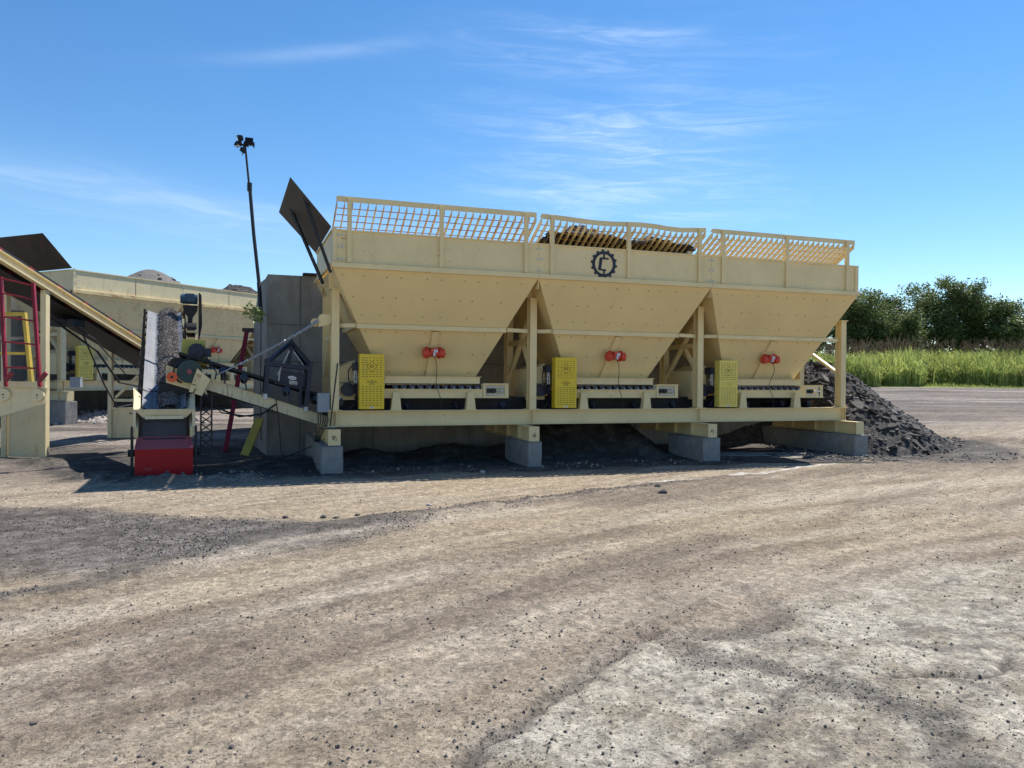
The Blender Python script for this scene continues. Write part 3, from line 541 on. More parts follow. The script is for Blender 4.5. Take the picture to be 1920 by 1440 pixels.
    # grizzly grates, sloping down to the back
    if main:
        sl_ = math.tan(R(29)); L_ = 2.55
        for gi, (a, b_, z_) in enumerate(((-.06, 3.812, 4.93), (3.925, 7.71, 4.92), (7.884, 11.728, 4.91))):
            def P(s, w, dz=0):
                sag = 0
                if gi == 1: sag = -.045 * math.exp(-((s - 5.2) / .7) ** 2) - .05 * math.exp(-((s - 7.0) / .5) ** 2)
                return (s, -.70 + w, z_ - w * sl_ + dz + sag)
            n_ = 27; st = (b_ - a) / n_; f = MB()
            for k in range(n_ + 1):
                s = a + k * st
                f.prism([P(s - .004, .02), P(s - .004, L_), P(s - .005, L_, -.105), P(s - .005, .02, -.105)], (.010, 0, 0))
            gr = f.build('grate', [M['rustcream'] if gi < 1 else M['cream']], root)
            f = MB()
            for j in range(1, 16):
                w = j * .158
                for k in range(12): s0 = a + (b_ - a) * k / 12; s1 = a + (b_ - a) * (k + 1) / 12; f.bar(P(s0, w, -.03), P(s1, w, -.03), .014, .014)
            f.build('cross_rod', M['rust'] if gi < 2 else M['rustcream'], gr)
            f = MB()
            for k in range(12):
                s0 = a + (b_ - a) * k / 12; s1 = a + (b_ - a) * (k + 1) / 12; q0, q1 = Vector(P(s0, 0)), Vector(P(s1, 0))
                f.prism([q0 + Vector((0, 0, -.03)), q1 + Vector((0, 0, -.03)), q1 + Vector((0, 0, .07)), q0 + Vector((0, 0, .07))], (0, .012, 0)); f.prism([q0 + Vector((0, .012, .06)), q1 + Vector((0, .012, .06)), q1 + Vector((0, .10, .02)), q0 + Vector((0, .10, .02))], (0, 0, .01))
            f.build('top_bar', C, gr)
            for s in (a, b_ - .012): f = MB(); f.prism([P(s, .02, .01), P(s, L_, .01), P(s, L_, -.1), P(s, .02, -.1)], (.012, 0, 0)); f.build('side_bar', C, gr)
    # hoppers
    for k in range(3):
        t0, t1 = bounds[k] + .004, bounds[k + 1] - .004; b0, b1 = .93 + 3.99 * k, 2.88 + 3.99 * k; zt_, zb_ = 3.70, 1.75; wb0, wb1 = .30, 1.25; wt0, wt1 = -.70, 2.25
        T = [(t0, wt0, zt_), (t1, wt0, zt_), (t1, wt1, zt_), (t0, wt1, zt_)]; B = [(b0, wb0, zb_), (b1, wb0, zb_), (b1, wb1, zb_), (b0, wb1, zb_)]
        f = MB()
        cen = Vector(((t0 + t1) / 2, .78, 0))
        for i in range(4):
            j = (i + 1) % 4; q = [Vector(B[i]), Vector(B[j]), Vector(T[j]), Vector(T[i])]; inn = [p + (cen - Vector((p.x, p.y, 0))).normalized() * .012 for p in q]
            f.add(q + inn, [(0, 1, 2, 3), (4, 7, 6, 5), (0, 4, 5, 1), (3, 2, 6, 7)])
        hop = f.build('hopper', HP, root)
        def face(u, v):                                # point on the front plate, u 0..1 along, v 0 bottom..1 top
            lo = Vector(B[0]).lerp(Vector(B[1]), u); hi = Vector(T[0]).lerp(Vector(T[1]), u); return lo.lerp(hi, v)
        nf = (Vector(B[1]) - Vector(B[0])).cross(Vector(T[0]) - Vector(B[0])).normalized(); nf = nf if nf.y < 0 else -nf
        f = MB()
        for z_, us in ((3.58, (.03, .13, .24, .31, .44, .51, .63, .70, .80, .93)), (3.22, (.04, .2, .27, .42, .49, .63, .70, .87)), (2.90, (.05, .16, .25, .42, .53, .70, .80)), (2.60, (.03, .13, .24, .44, .55, .76, .87)), (2.2, (.25, .45, .62, .85, .95)), (1.83, (.1, .3, .45, .9))):
            v = (z_ - zb_) / (zt_ - zb_)
            for u in us: p = face(u, v); f.tube(p, p + nf * .008, .014, 8)
        f.build('bolt_heads', M['rust'] if not main else M['bolt'], hop)
        if True:
            ve = (2.70 - zb_) / (zt_ - zb_); pa, pb = face(0, ve), face(1, ve); f = MB(); f.bar(pa + nf * .03 + Vector((-.03, 0, 0)), pb + nf * .03 + Vector((.0, 0, 0)), .06, .085, (0, 0, 1))
            qa = Vector(B[3]).lerp(Vector(T[3]), ve); f.bar(pa + Vector((-.03, 0, 0)), qa + Vector((-.03, 0, 0)), .06, .085); f.build('stiffener_rail', C, hop)
            f = MB()
            if k < 3: f.bar(Vector((pb.x + .03, pb.y - .0, 2.70)), Vector(((k + 1) * 4. - .08, .0 , 2.70)), .05, .075)
            f.bar(Vector((k * 4. + .08, .0, 2.70)), Vector((pa.x - .05, pa.y, 2.70)), .05, .075); f.build('rail_link', C, hop)
            um = .49; f = MB(); p0, p1 = face(um + .0, .01), face(um + .02, ve - .03); p0 = p0 + Vector((-.13, 0, 0)) if k else p0
            f.bar(p0 + nf * .03, p1 + nf * .03, .13, .05, tuple(nf)); f.build('centre_rib', HP, hop)
            # red vibrator
            pc = face(um + .012, (2.27 - zb_) / (zt_ - zb_)) + nf * .07; f = MB(); ex = Vector((1, 0, 0)); eu = nf.cross(ex).normalized(); eu = eu if eu.z > 0 else -eu
            v_ = MB(); v_.tube(pc - ex * .17 + nf * .07, pc + ex * .17 + nf * .07, .065, 14); v_.tube(pc - ex * .21 + nf * .07, pc - ex * .11 + nf * .07, .09, 16); v_.tube(pc + ex * .11 + nf * .07, pc + ex * .21 + nf * .07, .09, 16)
            for sx_ in (-.13, .13):
                for su in (-.09, .08): v_.bar(pc + ex * sx_ + eu * su - nf * .02, pc + ex * sx_ + eu * su + nf * .05, .07, .05)
                for su in (-.10, .09): v_.tube(pc + ex * sx_ + eu * su + nf * .03, pc + ex * sx_ + eu * su + nf * .07, .022, 8)
            v_.box(pc.x - .07, pc.x + .07, pc.y - .16, pc.y - .05, pc.z - .03, pc.z + .07); vo_ = v_.build('vibrator', M['vib'], hop)
            g = MB(); g.bar(pc - ex * .2 + nf * -.03, pc + ex * .2 + nf * -.03, .26, .012, tuple(nf)); g.build('mount_plate', C, vo_)
            g = MB(); g.box(pc.x - .02, pc.x + .055, pc.y - .172, pc.y - .161, pc.z - .02, pc.z + .04); g.box(pc.x - .03, pc.x + .01, pc.y - .18, pc.y - .06, pc.z - .09, pc.z - .02); g.build('junction_cap', M['lgrey'], vo_)
            g = MB(); a0 = pc + Vector((-.01, -.13, -.07)); pts = [a0.lerp(Vector((pc.x + (.14 if k < 2 else .0), -.13, 1.10)), t_ / 10) + Vector((.03 * math.sin(t_ * .9) * (1 if k < 2 else 2.5), -.02 * math.sin(t_ * .31), 0)) for t_ in range(11)]
            g.path(pts, .007, 5); g.build('cable', M['rubber'], vo_)
        # feeder under the hopper
        o_ = 3.99 * k; fe = MB(); fe.box(.93 + o_, 2.95 + o_, .02, .08, 1.326, 1.50); fe.box(.93 + o_, 2.95 + o_, -.02, .08, 1.488, 1.502); fe.box(.93 + o_, 2.95 + o_, -.02, .08, 1.322, 1.335); fe.box(.93 + o_, 2.95 + o_, 1.4, 1.46, 1.326, 1.50)
        for ss in (1.2, 1.9, 2.6): fe.box(ss + o_ - .03, ss + o_ + .03, .081, 1.39, 1.34, 1.42)
        fd = fe.build('belt_feeder', C, root)
        f = MB(); f.box(.93 + o_, 2.90 + o_, .055, .067, 1.61, 1.74); f.box(.93 + o_, 2.93 + o_, .02, .29, 1.741, 1.752); f.box(2.88 + o_, 2.892 + o_, .068, 1.25, 1.61, 1.739)
        for ss in np.arange(1.15, 2.85, .31): f.tube((ss + o_, .054, 1.69), (ss + o_, .045, 1.69), .011, 6)
        f.build('skirt_board', C if main else M['oldcream'], fd)
        f = MB(); f.box(.3 + o_, 3.35 + o_, .17, 1.3, 1.565, 1.578); f.tube((3.35 + o_, .17, 1.50), (3.35 + o_, 1.3, 1.50), .078, 16); f.box(.3 + o_, 3.35 + o_, .17, 1.3, 1.43, 1.44); f.build('feeder_belt', M['rubber'], fd)
        for ss in np.arange(1.05 + .13, 2.9, .168): 
            g = MB(); g.tube((ss + o_, .085, 1.525), (ss + o_, 1.3, 1.525), .062, 14); ro = g.build('idler_roller', M['roller'], fd)
            g = MB(); g.tube((ss + o_, .03, 1.518), (ss + o_, .084, 1.518), .013, 8); g.box(ss + o_ - .01, ss + o_ + .01, .03, .07, 1.50, 1.52); g.build('axle_end', M['lgrey'], ro)
        f = MB(); a, b_ = 2.96 + o_, 3.50 + o_; f.box(a, b_, .0, .012, 1.58, 1.62); f.box(a, b_, .0, .012, 1.322, 1.365); f.box(a, a + .05, .0, .012, 1.366, 1.579); f.box(b_ - .08, b_, .0, .012, 1.366, 1.579)
        f.box(a, b_, -.03, .0, 1.607, 1.62); f.box(a, b_, -.03, .0, 1.322, 1.335); f.box(a, b_, .15, .162, 1.33, 1.61); tb_ = f.build('tail_box', C, fd)
        f = MB(); f.bar((a + .06, .03, 1.545), (b_ - .09, .03, 1.545), .03, .025); f.bar((a + .06, .03, 1.395), (b_ - .09, .03, 1.395), .03, .025); f.tube((a + .22, .035, 1.47), (b_ + -.03, .035, 1.47), .012, 8); f.box(b_ - .14, b_ - .12, .02, .05, 1.43, 1.51); f.build('take_up_screw', M['lgrey'], tb_)
        f = MB(); f.tube((a + .22, .0, 1.47), (a + .22, .08, 1.47), .05, 14); f.box(a + .10, a + .28, .03, .07, 1.43, 1.51); f.build('bearing', M['black'], tb_)
        for ss in (1.165, 2.67):                       # tapered legs on the base frame
            f = MB(); f.prism([(ss + o_ - .10, -.105, 1.10), (ss + o_ + .10, -.105, 1.10), (ss + o_ + .062, -.105, 1.44), (ss + o_ - .062, -.105, 1.44)], (0, .012, 0)); f.box(ss + o_ - .062, ss + o_ + .062, -.093, .02, 1.43, 1.44); f.box(ss + o_ - .12, ss + o_ + .12, -.12, .06, 1.088, 1.100)
            for sg in (-1, 1): f.prism([(ss + o_ + sg * .10, -.093, 1.10), (ss + o_ + sg * .062, -.093, 1.44), (ss + o_ + sg * .062, .02, 1.44), (ss + o_ + sg * .10, .02, 1.10)], (-.006 * sg, 0, 0))
            f.build('leg', C, fd)
        # yellow drive guard
        gy0 = M['yellow'] if (main and k < 2) else M['paleyellow']; a, b_ = .445 + o_ + (.0 if k == 0 else .03), .915 + o_ + (.0 if k == 0 else .04); f = MB(); f.box(a, b_, -.17, .02, 1.118, 2.165); f.box(b_, b_ + .008, -.16, .0, 1.5, 1.62); gd = f.build('drive_guard', gy0, root)
        f = MB(); cxg = (a + b_) / 2; dz_ = 1.93
        for (zr0, nr) in ((1.19, 9), (1.74, 9)):
            for r_i in range(nr):
                for c_i in range(6):
                    xx = a + .065 + c_i * (b_ - a - .13) / 5; zz = zr0 + r_i * .044
                    if abs(xx - cxg) / .11 + abs(zz - dz_) / .11 < 1.1: continue
                    f.box(xx - .021, xx + .021, -.1715, -.1695, zz - .0045, zz + .0045)
        f.build('vent_slots', M['black'], gd)
        f = MB(); q = [(cxg - .1, dz_), (cxg, dz_ + .1), (cxg + .1, dz_), (cxg, dz_ - .1)]
        for i in range(4): (x0_, z0_), (x1_, z1_) = q[i], q[(i + 1) % 4]; f.bar((x0_, -.171, z0_), (x1_, -.171, z1_), .003, .007)
        f.build('diamond_emblem', M['black'], gd)
        text_mesh('ID', .085, (cxg, -.1705, dz_), gd, 'emblem_letters', M['black'], .001)
        f = MB(); 
        for r_i in range(5): L2 = (.05, .19, .19, .09, .12)[r_i]; f.box(cxg - L2 / 2, cxg + L2 / 2, -.1715, -.1695, 1.665 - r_i * .019, 1.672 - r_i * .019)
        f.build('small_print', M['dullyellow'] if k == 2 else M['plate'], gd)
        f = MB(); f.box(cxg - .04, cxg + .04, -.1725, -.1695, 1.13, 1.162); wl = f.build('white_label', M['white'], gd); f = MB(); f.box(cxg - .018, cxg + .018, -.1738, -.1726, 1.14, 1.152); f.build('label_print', M['black'], wl)
        # head chute and gearbox left of the guard
        f = MB(); f.prism([(.02 + o_, .28, 1.28), (.02 + o_, .28, 1.92), (.17 + o_, .28, 1.92), (.42 + o_, .28, 2.05), (.42 + o_, .28, 1.28)], (0, .95, 0)); f.box(.0 + o_, .2 + o_, .24, .28, 1.70, 1.74); f.box(.02 + o_, .44 + o_, .262, .279, 1.90, 1.915)
        f.build('head_chute', C, root)
        f = MB(); f.tube((.1 + o_, .1, 1.25), (.1 + o_, .24, 1.25), .085, 16); f.build('motor', M['navy'], root); f = MB(); f.tube((.28 + o_, .12, 1.48), (.28 + o_, .27, 1.48), .13, 20); f.box(.36 + o_, .44 + o_, .0, .24, 1.85, 2.0); f.tube((.40 + o_, .1, 1.5), (.44 + o_, .1, 1.5), .09, 14); gx_ = f.build('gearbox', M['navy'], root)
        g = MB(); g.bar((.05 + o_, .07, 1.26), (.13 + o_, .07, 1.36), .03, .04); g.box(.33 + o_, .44 + o_, .02, .05, 1.72, 1.73); g.tube((.38 + o_, .03, 1.60), (.38 + o_, .03, 1.88), .012, 6); g.tube((.42 + o_, .02, 1.62), (.42 + o_, .02, 1.8), .009, 6)
        for zz in (1.63, 1.80, 1.84): g.tube((.40 + o_, .0, zz), (.40 + o_, .02, zz), .016, 6)
        g.build('fittings', M['lgrey'], gx_)
        g = MB(); g.path([(.05 + o_, .02, 1.72), (.08 + o_, .0, 1.62), (.2 + o_, -.01, 1.61), (.33 + o_, .0, 1.64), (.4 + o_, .02, 1.58)], .008, 5); g.path([(.33 + o_, .02, 1.95), (.26 + o_, .0, 1.85), (.26 + o_, .0, 1.68), (.36 + o_, .0, 1.5), (.42 + o_, -.02, 1.35), (.36 + o_, -.03, 1.2), (.26 + o_, -.03, 1.1)], .012, 6); g.build('hoses', M['rubber'], gx_)
    if main:                                           # gear emblem with the letter C
        ex, ez = 5.29, 4.068; f = MB(); n_ = 64; w0, w1 = wf - .014, wf - .002; vs = []
        for wv in (w0, w1):
            for rr in (.205, .262):
                for i in range(n_): t_ = 2 * math.pi * i / n_; vs.append((ex + rr * math.cos(t_), wv, ez + rr * math.sin(t_)))
        fs = []
        for i in range(n_): j = (i + 1) % n_; fs += [(i, j, n_ + j, n_ + i), (2 * n_ + i, 3 * n_ + i, 3 * n_ + j, 2 * n_ + j), (n_ + i, n_ + j, 3 * n_ + j, 3 * n_ + i), (i, 2 * n_ + i, 2 * n_ + j, j)]
        f.add(vs, fs)
        for i in range(14):
            t_ = 2 * math.pi * (i + .5) / 14 + .1; c_, s_ = math.cos(t_), math.sin(t_)
            f.bar((ex + .255 * c_, (w0 + w1) / 2, ez + .255 * s_), (ex + .295 * c_, (w0 + w1) / 2, ez + .295 * s_), .012, .045, (-s_, 0, c_))
        for p, q, t_ in (((.0, .20), (.0, .115), .036), ((.0, -.12), (.0, -.2), .034), ((-.08, .115), (.105, .110), .034), ((-.115, -.115), (.045, -.125), .034), ((-.065, .12), (-.10, -.12), .06)):
            f.bar((ex + p[0], (w0 + w1) / 2, ez + p[1]), (ex + q[0], (w0 + w1) / 2, ez + q[1]), .011, t_, (1, 0, 0) if abs(q[1] - p[1]) > abs(q[0] - p[0]) else (0, 0, 1))
        f.build('gear_emblem', M['navy'], root)
        f = MB(); f.box(-.32, -.10, -.10, .05, 1.06, 1.42); jb = f.build('junction_box', M['grey'], root); f = MB(); f.box(-.315, -.105, -.108, -.101, 1.065, 1.415); f.build('box_door', M['grey'], jb)
        f = MB()
        for i in range(5): f.path([(-.3 + .04 * i, -.05, 1.06), (-.3 + .045 * i, -.06, .9), (-.33 + .035 * i, -.05, .75), (-.36 + .02 * i, 0, .5)], .010, 5)
        f.build('cables', M['rubber'], jb)
        f = MB(); f.prism([(-.30, -.05, 2.80), (-.30, -.05, 2.66), (-.10, -.05, 2.72), (.0, -.05, 2.84), (.0, -.05, 2.90), (-.14, -.05, 2.90), (-.22, -.05, 2.88)], (0, .02, 0)); f.tube((-.22, -.06, 2.82), (-.22, .14, 2.82), .09, 14); f.tube((-.36, .05, 2.75), (-.36, .1, 2.75), .08, 14); f.bar((-.36, .08, 2.74), (-.05, .08, 2.8), .03, .13); f.build('chain_bracket', C, root)
    return root

main = empty('feed_bin_unit', bw(0, 0), TH, 'long cream three hopper feed bin unit with gear emblem and mesh grates, on concrete piers', 'feed bins', 'three hopper feed bin units')
bin_unit(main, True)
# black deflector plate with its two struts
f = MB(); q = [(-.164, -.7, 4.424), (-.154, 2.25, 4.40), (-.921, 2.25, 5.215), (-.878, -.7, 5.246)]; f.plate(q, .012); dp_ = f.build('deflector_plate', M['plate'], main)
f = MB(); f.bar((-.155, -.62, 3.62), (-.62, -.45, 4.99), .05, .05); f.build('strut', M['black'], dp_); f = MB(); f.bar((-.17, .55, 3.55), (-.75, 1.1, 5.08), .05, .05); f.build('strut', M['black'], dp_)

# second unit beyond, on the left
PH = R(64); bgloc = Vector((-13.6, 23.35, .45)); far = empty('feed_bin_unit', bgloc, PH, 'weathered cream three hopper feed bin unit standing behind the conveyors, heaped with gravel', 'feed bins', 'three hopper feed bin units')
bin_unit(far, False)
f = MB(); f.plate([(-.16, -.7, 4.42), (-.16, 2.25, 4.40), (-1.15, 2.25, 5.3), (-1.05, -.7, 5.3)], .012); dq = f.build('deflector_plate', M['plate'], far)
def fw(s, w, z=0.): return Vector((bgloc.x + s * math.cos(PH) - w * math.sin(PH), bgloc.y + s * math.sin(PH) + w * math.cos(PH), z))

# what the bins hold
def heap(name, fn, s0, s1, w0, w1, n_, m, label, loc, rz, lumps=0, lm=None, zoff=0., seed=1):
    mb = MB(); S, Wd = np.meshgrid(np.linspace(s0, s1, n_), np.linspace(w0, w1, n_)); Z = fn(S, Wd); ny_, nx_ = S.shape
    mb.add(list(zip(S.ravel(), Wd.ravel(), Z.ravel())), [(j * nx_ + i, j * nx_ + i + 1, (j + 1) * nx_ + i + 1, (j + 1) * nx_ + i) for j in range(ny_ - 1) for i in range(nx_ - 1)])
    r_ = random.Random(seed)
    for k in range(lumps):
        s = r_.uniform(s0, s1); w = r_.uniform(w0, w1); z = float(fn(np.array([s]), np.array([w]))[0]); mb.blob((s, w, z), r_.uniform(.03, .10), k, 1, (1.2, 1, .8), .3, 1)
    o = mb.build(name, [m, lm or m]); o.location = loc; o.rotation_euler = (0, 0, rz); return tag(o, label, 'gravel heap', kind='stuff')
g0 = lambda s, c, r: np.exp(-((s - c) / r) ** 2)
heap('gravel_in_bin', lambda s, w: 3.8 + 1.20 * np.exp(-(np.hypot((s - 3.9) / 1.75, (w - .9) / 1.3)) ** 1.6) + .05 * (fbm(s * 5, w * 5, 3) - .5), .9, 6.8, -.6, 2.2, 60, M['gravel'], 'rounded grey gravel heap above the rim of the far bins', bgloc, PH, 60, M['gravel'])
heap('millings_in_bin', lambda s, w: 3.75 + 1.12 * g0(s, 7.9, 1.5) * g0(w, .9, 1.4) + .25 * (fbm(s * 3, w * 3, 4) - .5), 6.3, 11.2, -.6, 2.2, 50, M['soil'], 'dark millings heaped above the rim at the right of the far bins', bgloc, PH, 150, M['slab'], seed=4)
heap('gravel_in_bin', lambda s, w: 3.75 + .70 * g0(s, 1.9, 1.3) * g0(w, .9, 1.4) + .2 * (fbm(s * 3, w * 3, 4) - .5), .1, 3.2, -.6, 2.2, 40, M['gravel'], 'low heap of gravel at the rim behind the black deflector plate', bgloc, PH, 50, M['slab'], seed=6)
heap('asphalt_in_bin', lambda s, w: 4.93 - .554 * (w + .7) - .12 + (.62 * g0(s, 5.55, .62) + .45 * g0(s, 4.9, .4) + (.60) * g0(s, 6.8, .36)) * g0(w, .35, .55) + .26 * (fbm(s * 3, w * 3, 4) - .5), 4.05, 7.6, -.4, 1.5, 60, M['soil'], 'dark asphalt chunks piled on the middle mesh grate', bw(0, 0), TH, 260, M['slab'], seed=8)

# ------------------------------------------------------------------ piers and walls
def pier(s0, s1, w0, w1, zt, label, rootfn=bw, rz=TH, group='concrete strip piers under the bins', zb=-.3):
    c = rootfn((s0 + s1) / 2, w0, 0); f = MB(); a = (s1 - s0) / 2; f.box(-a, a, 0, w1 - w0, zb, zt)
    import bmesh
    o = f.build('concrete_pier', M['pier']); o.location = c; o.rotation_euler = (0, 0, rz)
    bm = bmesh.new(); bm.from_mesh(o.data); bmesh.ops.bevel(bm, geom=bm.edges, offset=.018, segments=1, affect='EDGES'); bmesh.ops.subdivide_edges(bm, edges=bm.edges, cuts=5, use_grid_fill=True)
    r_ = random.Random(int(s0 * 10)); 
    for v in bm.verts: v.co += Vector((r_.uniform(-1, 1), r_.uniform(-1, 1), r_.uniform(-1, .0))) * .006
    bm.to_mesh(o.data); bm.free(); return tag(o, label, 'concrete pier', group)
pier(-.33, .06, -.88, 2.45, .485, 'grey concrete pier under the left end of the near bins, below the junction box')
pier(3.62, 3.92, -.82, .55, .488, 'narrow grey concrete pier under the post between the first and second hoppers')
pier(7.62, 8.06, -.80, .6, .487, 'grey concrete pier under the post between the second and third hoppers')
pier(11.62, 12.02, -.88, 2.45, .486, 'long low concrete pier under the right end of the near bins, by the rubble')
for i, (s, lb) in enumerate(((-.1, 'rough pale pier at the left end of the far bins, by the gravel'), (3.76, 'pier under the middle of the far bins, behind the red ladder'), (7.86, 'pier of the far bins next to the big concrete wall'))):
    pier(s - .2, s + .2, -.6, 2.45, .93, lb, fw, PH, 'concrete strip piers under the bins')
def wall(name, pts, zt, th, label, ztops=None):        # wall along a polyline of ground points
    o0 = Vector(pts[0]); f = MB()
    for k, (a, b_) in enumerate(zip(pts[:-1], pts[1:])):
        a = Vector(a); b_ = Vector(b_); d = (b_ - a).normalized(); nn = Vector((-d.y, d.x, 0)) * th; z0, z1 = (ztops[k] if ztops else (zt, zt))
        A = [a + Vector((0, 0, -.4)), b_ + Vector((0, 0, -.4)), b_ + Vector((0, 0, z1)), a + Vector((0, 0, z0))]; f.prism(A, nn)
        if k == 0 and name == 'retaining_wall':        # form joints
            pass
    return tag(f.build(name, M['concrete'], off=o0), label, 'concrete wall'), o0
w1, o0 = wall('retaining_wall', [bw(-1.13, 2.5), bw(11.95, 2.5)], 3.92, .3, 'tall grey concrete retaining wall standing behind the near bins'); w1.location = o0
f = MB()
for s in (.35, 1.95, 4.2, 6.4, 8.6, 10.8): f.bar(bw(s - 1 + .2, 2.494, 0) - o0, bw(s - 1 + .2, 2.494, 3.9) - o0, .012, .012)
for z in (2.05, 2.85, .95): f.bar(bw(-1.12, 2.494, z) - o0, bw(11.9, 2.494, z) - o0, .012, .014)
f.build('form_joint', mat('joint_dark_grey', (.12, .118, .11), .95), w1)  # form joints drawn as dark grey lines
wa = bw(-1.13, 2.5); wb = Vector((-5.42, 16.95, 0)); wc = Vector((-5.78, 17.7, 0)); wd = Vector((-6.15, 18.4, 0)); we = Vector((-7.5, 22.5, 0))
w2, o1 = wall('wing_wall', [we, wd, wc, wb, wa + Vector((-.003, -.003, 0))], 3.9, .25, 'pale concrete wing wall turning back behind the light pole', [(2.9, 3.1), (3.1, 3.86), (3.86, 3.86), (3.86, 3.9)]); w2.location = o1
w3, o2 = wall('far_retaining_wall', [fw(-7, 2.5), fw(11.9, 2.5)], 4.35, .3, 'dark concrete wall behind the far bins'); w3.location = o2
f = MB(); a = bw(-.95, 2.85, 0); f.prism([bw(-.8, 2.83, 3.82), bw(11.7, 2.83, 3.82), bw(11.7, 8, 3.7), bw(1.5, 9, 3.7)], (0, 0, -.2)); f.add([bw(-.8, 2.83, 3.8), bw(1.5, 9, 3.68), bw(3, 15, -.3), bw(11.7, 8, 3.68), bw(12.3, 14, -.3), bw(11.7, 2.83, 3.8), bw(12.6, 2.83, -.3), bw(13, 8, -.3)], [(1, 2, 4, 3), (3, 4, 7), (5, 3, 7, 6)]); o = f.build('loading_ramp', M['soil']); o['kind'] = 'structure'
f = MB(); f.bar(bw(-.4, 2.5, 3.95), bw(.6, 2.5, 3.96), .25, .05); o = f.build('wall_cap_plate', M['black'], off=bw(0, 2.5, 3.9)); o.location = bw(0, 2.5, 3.9); tag(o, 'thin black plate lying on top of the retaining wall beside the bins', 'steel plate')

# ------------------------------------------------------------------ rubble heap at the right
def rub_h(x, y):
    d = dline(x, y, [(5.5, 23), (7.9, 21.6), (8.5, 20.9)]); s, w = rowco(x, y)
    h = 2.28 - .74 * d + .35 * (fbm(x * 1.1, y * 1.1, 4) - .5) + .16 * (fbm(x * 4, y * 4, 4, .6) - .5)
    h = h * (1 - (1 - sstep(11.85, 12.5, s)) * (1 - sstep(2.2, 2.9, w)))
    return h
xs_ = np.linspace(5.0, 12.6, 120); ys_ = np.linspace(16.3, 26.5, 130); A_, B_ = np.meshgrid(xs_, ys_); Zr = np.maximum(rub_h(A_, B_), -.25)
f = MB(); f.add([(x - 9, y - 19, z) for x, y, z in zip(A_.ravel(), B_.ravel(), Zr.ravel())], [(j * 120 + i, j * 120 + i + 1, (j + 1) * 120 + i + 1, (j + 1) * 120 + i) for j in range(129) for i in range(119) if Zr[j, i] > -.24 or Zr[j + 1, i + 1] > -.24])
r_ = random.Random(9)
for k in range(2600):
    x = r_.uniform(6.5, 12.2); y = r_.uniform(16.6, 22); z = float(rub_h(np.array([x]), np.array([y]))[0])
    if z < -.1: continue
    z = max(z, gh(x, y)); f.blob((x - 9, y - 19, z), r_.uniform(.012, .05) * (1.4 if r_.random() < .15 else 1), k, 1, (1, 1, .8), .35, 1 + int(r_.random() < .2))
o = f.build('millings_heap', [M['soil'], M['slab'], M['slab2']]); o.location = (9, 19, 0); tag(o, 'dark asphalt millings heap beyond the right end of the near bins', 'rubble heap', kind='stuff')
def slab_mesh(seed):
    r_ = random.Random(seed); n_ = r_.choice([5, 6, 7]); pts = []
    for i in range(n_): a = 2 * math.pi * i / n_ + r_.uniform(-.3, .3); rr = r_.uniform(.65, 1.1); pts.append(Vector((rr * math.cos(a) * 1.3, rr * math.sin(a) * .8, r_.uniform(-.04, .04))))
    f = MB(); n2 = len(pts); top = [p * .9 + Vector((0, 0, .26)) for p in pts]; f.add(pts + top, [tuple(reversed(range(n2))), tuple(range(n2, 2 * n2))] + [(i, (i + 1) % n2, (i + 1) % n2 + n2, i + n2) for i in range(n2)]); return f
protos = []
for k in range(7): protos.append(slab_mesh(k + 40))
pm = []
for k, f in enumerate(protos):
    for mm in (M['slab'], M['slab2']):
        me_ = bpy.data.meshes.new('asphalt_chunk'); me_.from_pydata([tuple(v) for v in f.v], [], f.f); me_.materials.append(mm); me_.update(); pm.append(me_)
r_ = random.Random(21); cnt = 0
while cnt < 150:
    t_ = r_.random(); base = Vector((8.1, 21.0, 0)).lerp(Vector((10.1, 18.8, 0)), t_ ** .9); base += Vector((r_.gauss(0, .28), r_.gauss(0, .3), 0)) + Vector((-.25, -.3, 0)) * r_.random() * 2
    if cnt > 125: base = Vector((r_.uniform(8.3, 10.2), r_.uniform(17.2, 19.2), 0))
    z = float(rub_h(np.array([base.x]), np.array([base.y]))[0]); s_, w_ = rowco(base.x, base.y)
    if z < -.05 or (s_ < 12.2 and w_ < 2.6): continue
    z = max(z, gh(base.x, base.y)); big = r_.random() < .28; sz = r_.uniform(.10, .18) if big else r_.uniform(.04, .10)
    o = bpy.data.objects.new('asphalt_chunk', pm[r_.randrange(7) * 2 + int(r_.random() < .28)]); col.objects.link(o); o.location = (base.x, base.y, z + .02); o.scale = (sz, sz, sz * r_.uniform(.7, 1.2))
    o.rotation_euler = (r_.gauss(.2, .35), r_.gauss(.35, .35), r_.uniform(-1, 1) - .7); tag(o, 'flat broken piece of dark asphalt lying on the rubble heap', 'asphalt slab', 'broken asphalt slabs on the rubble heap'); cnt += 1
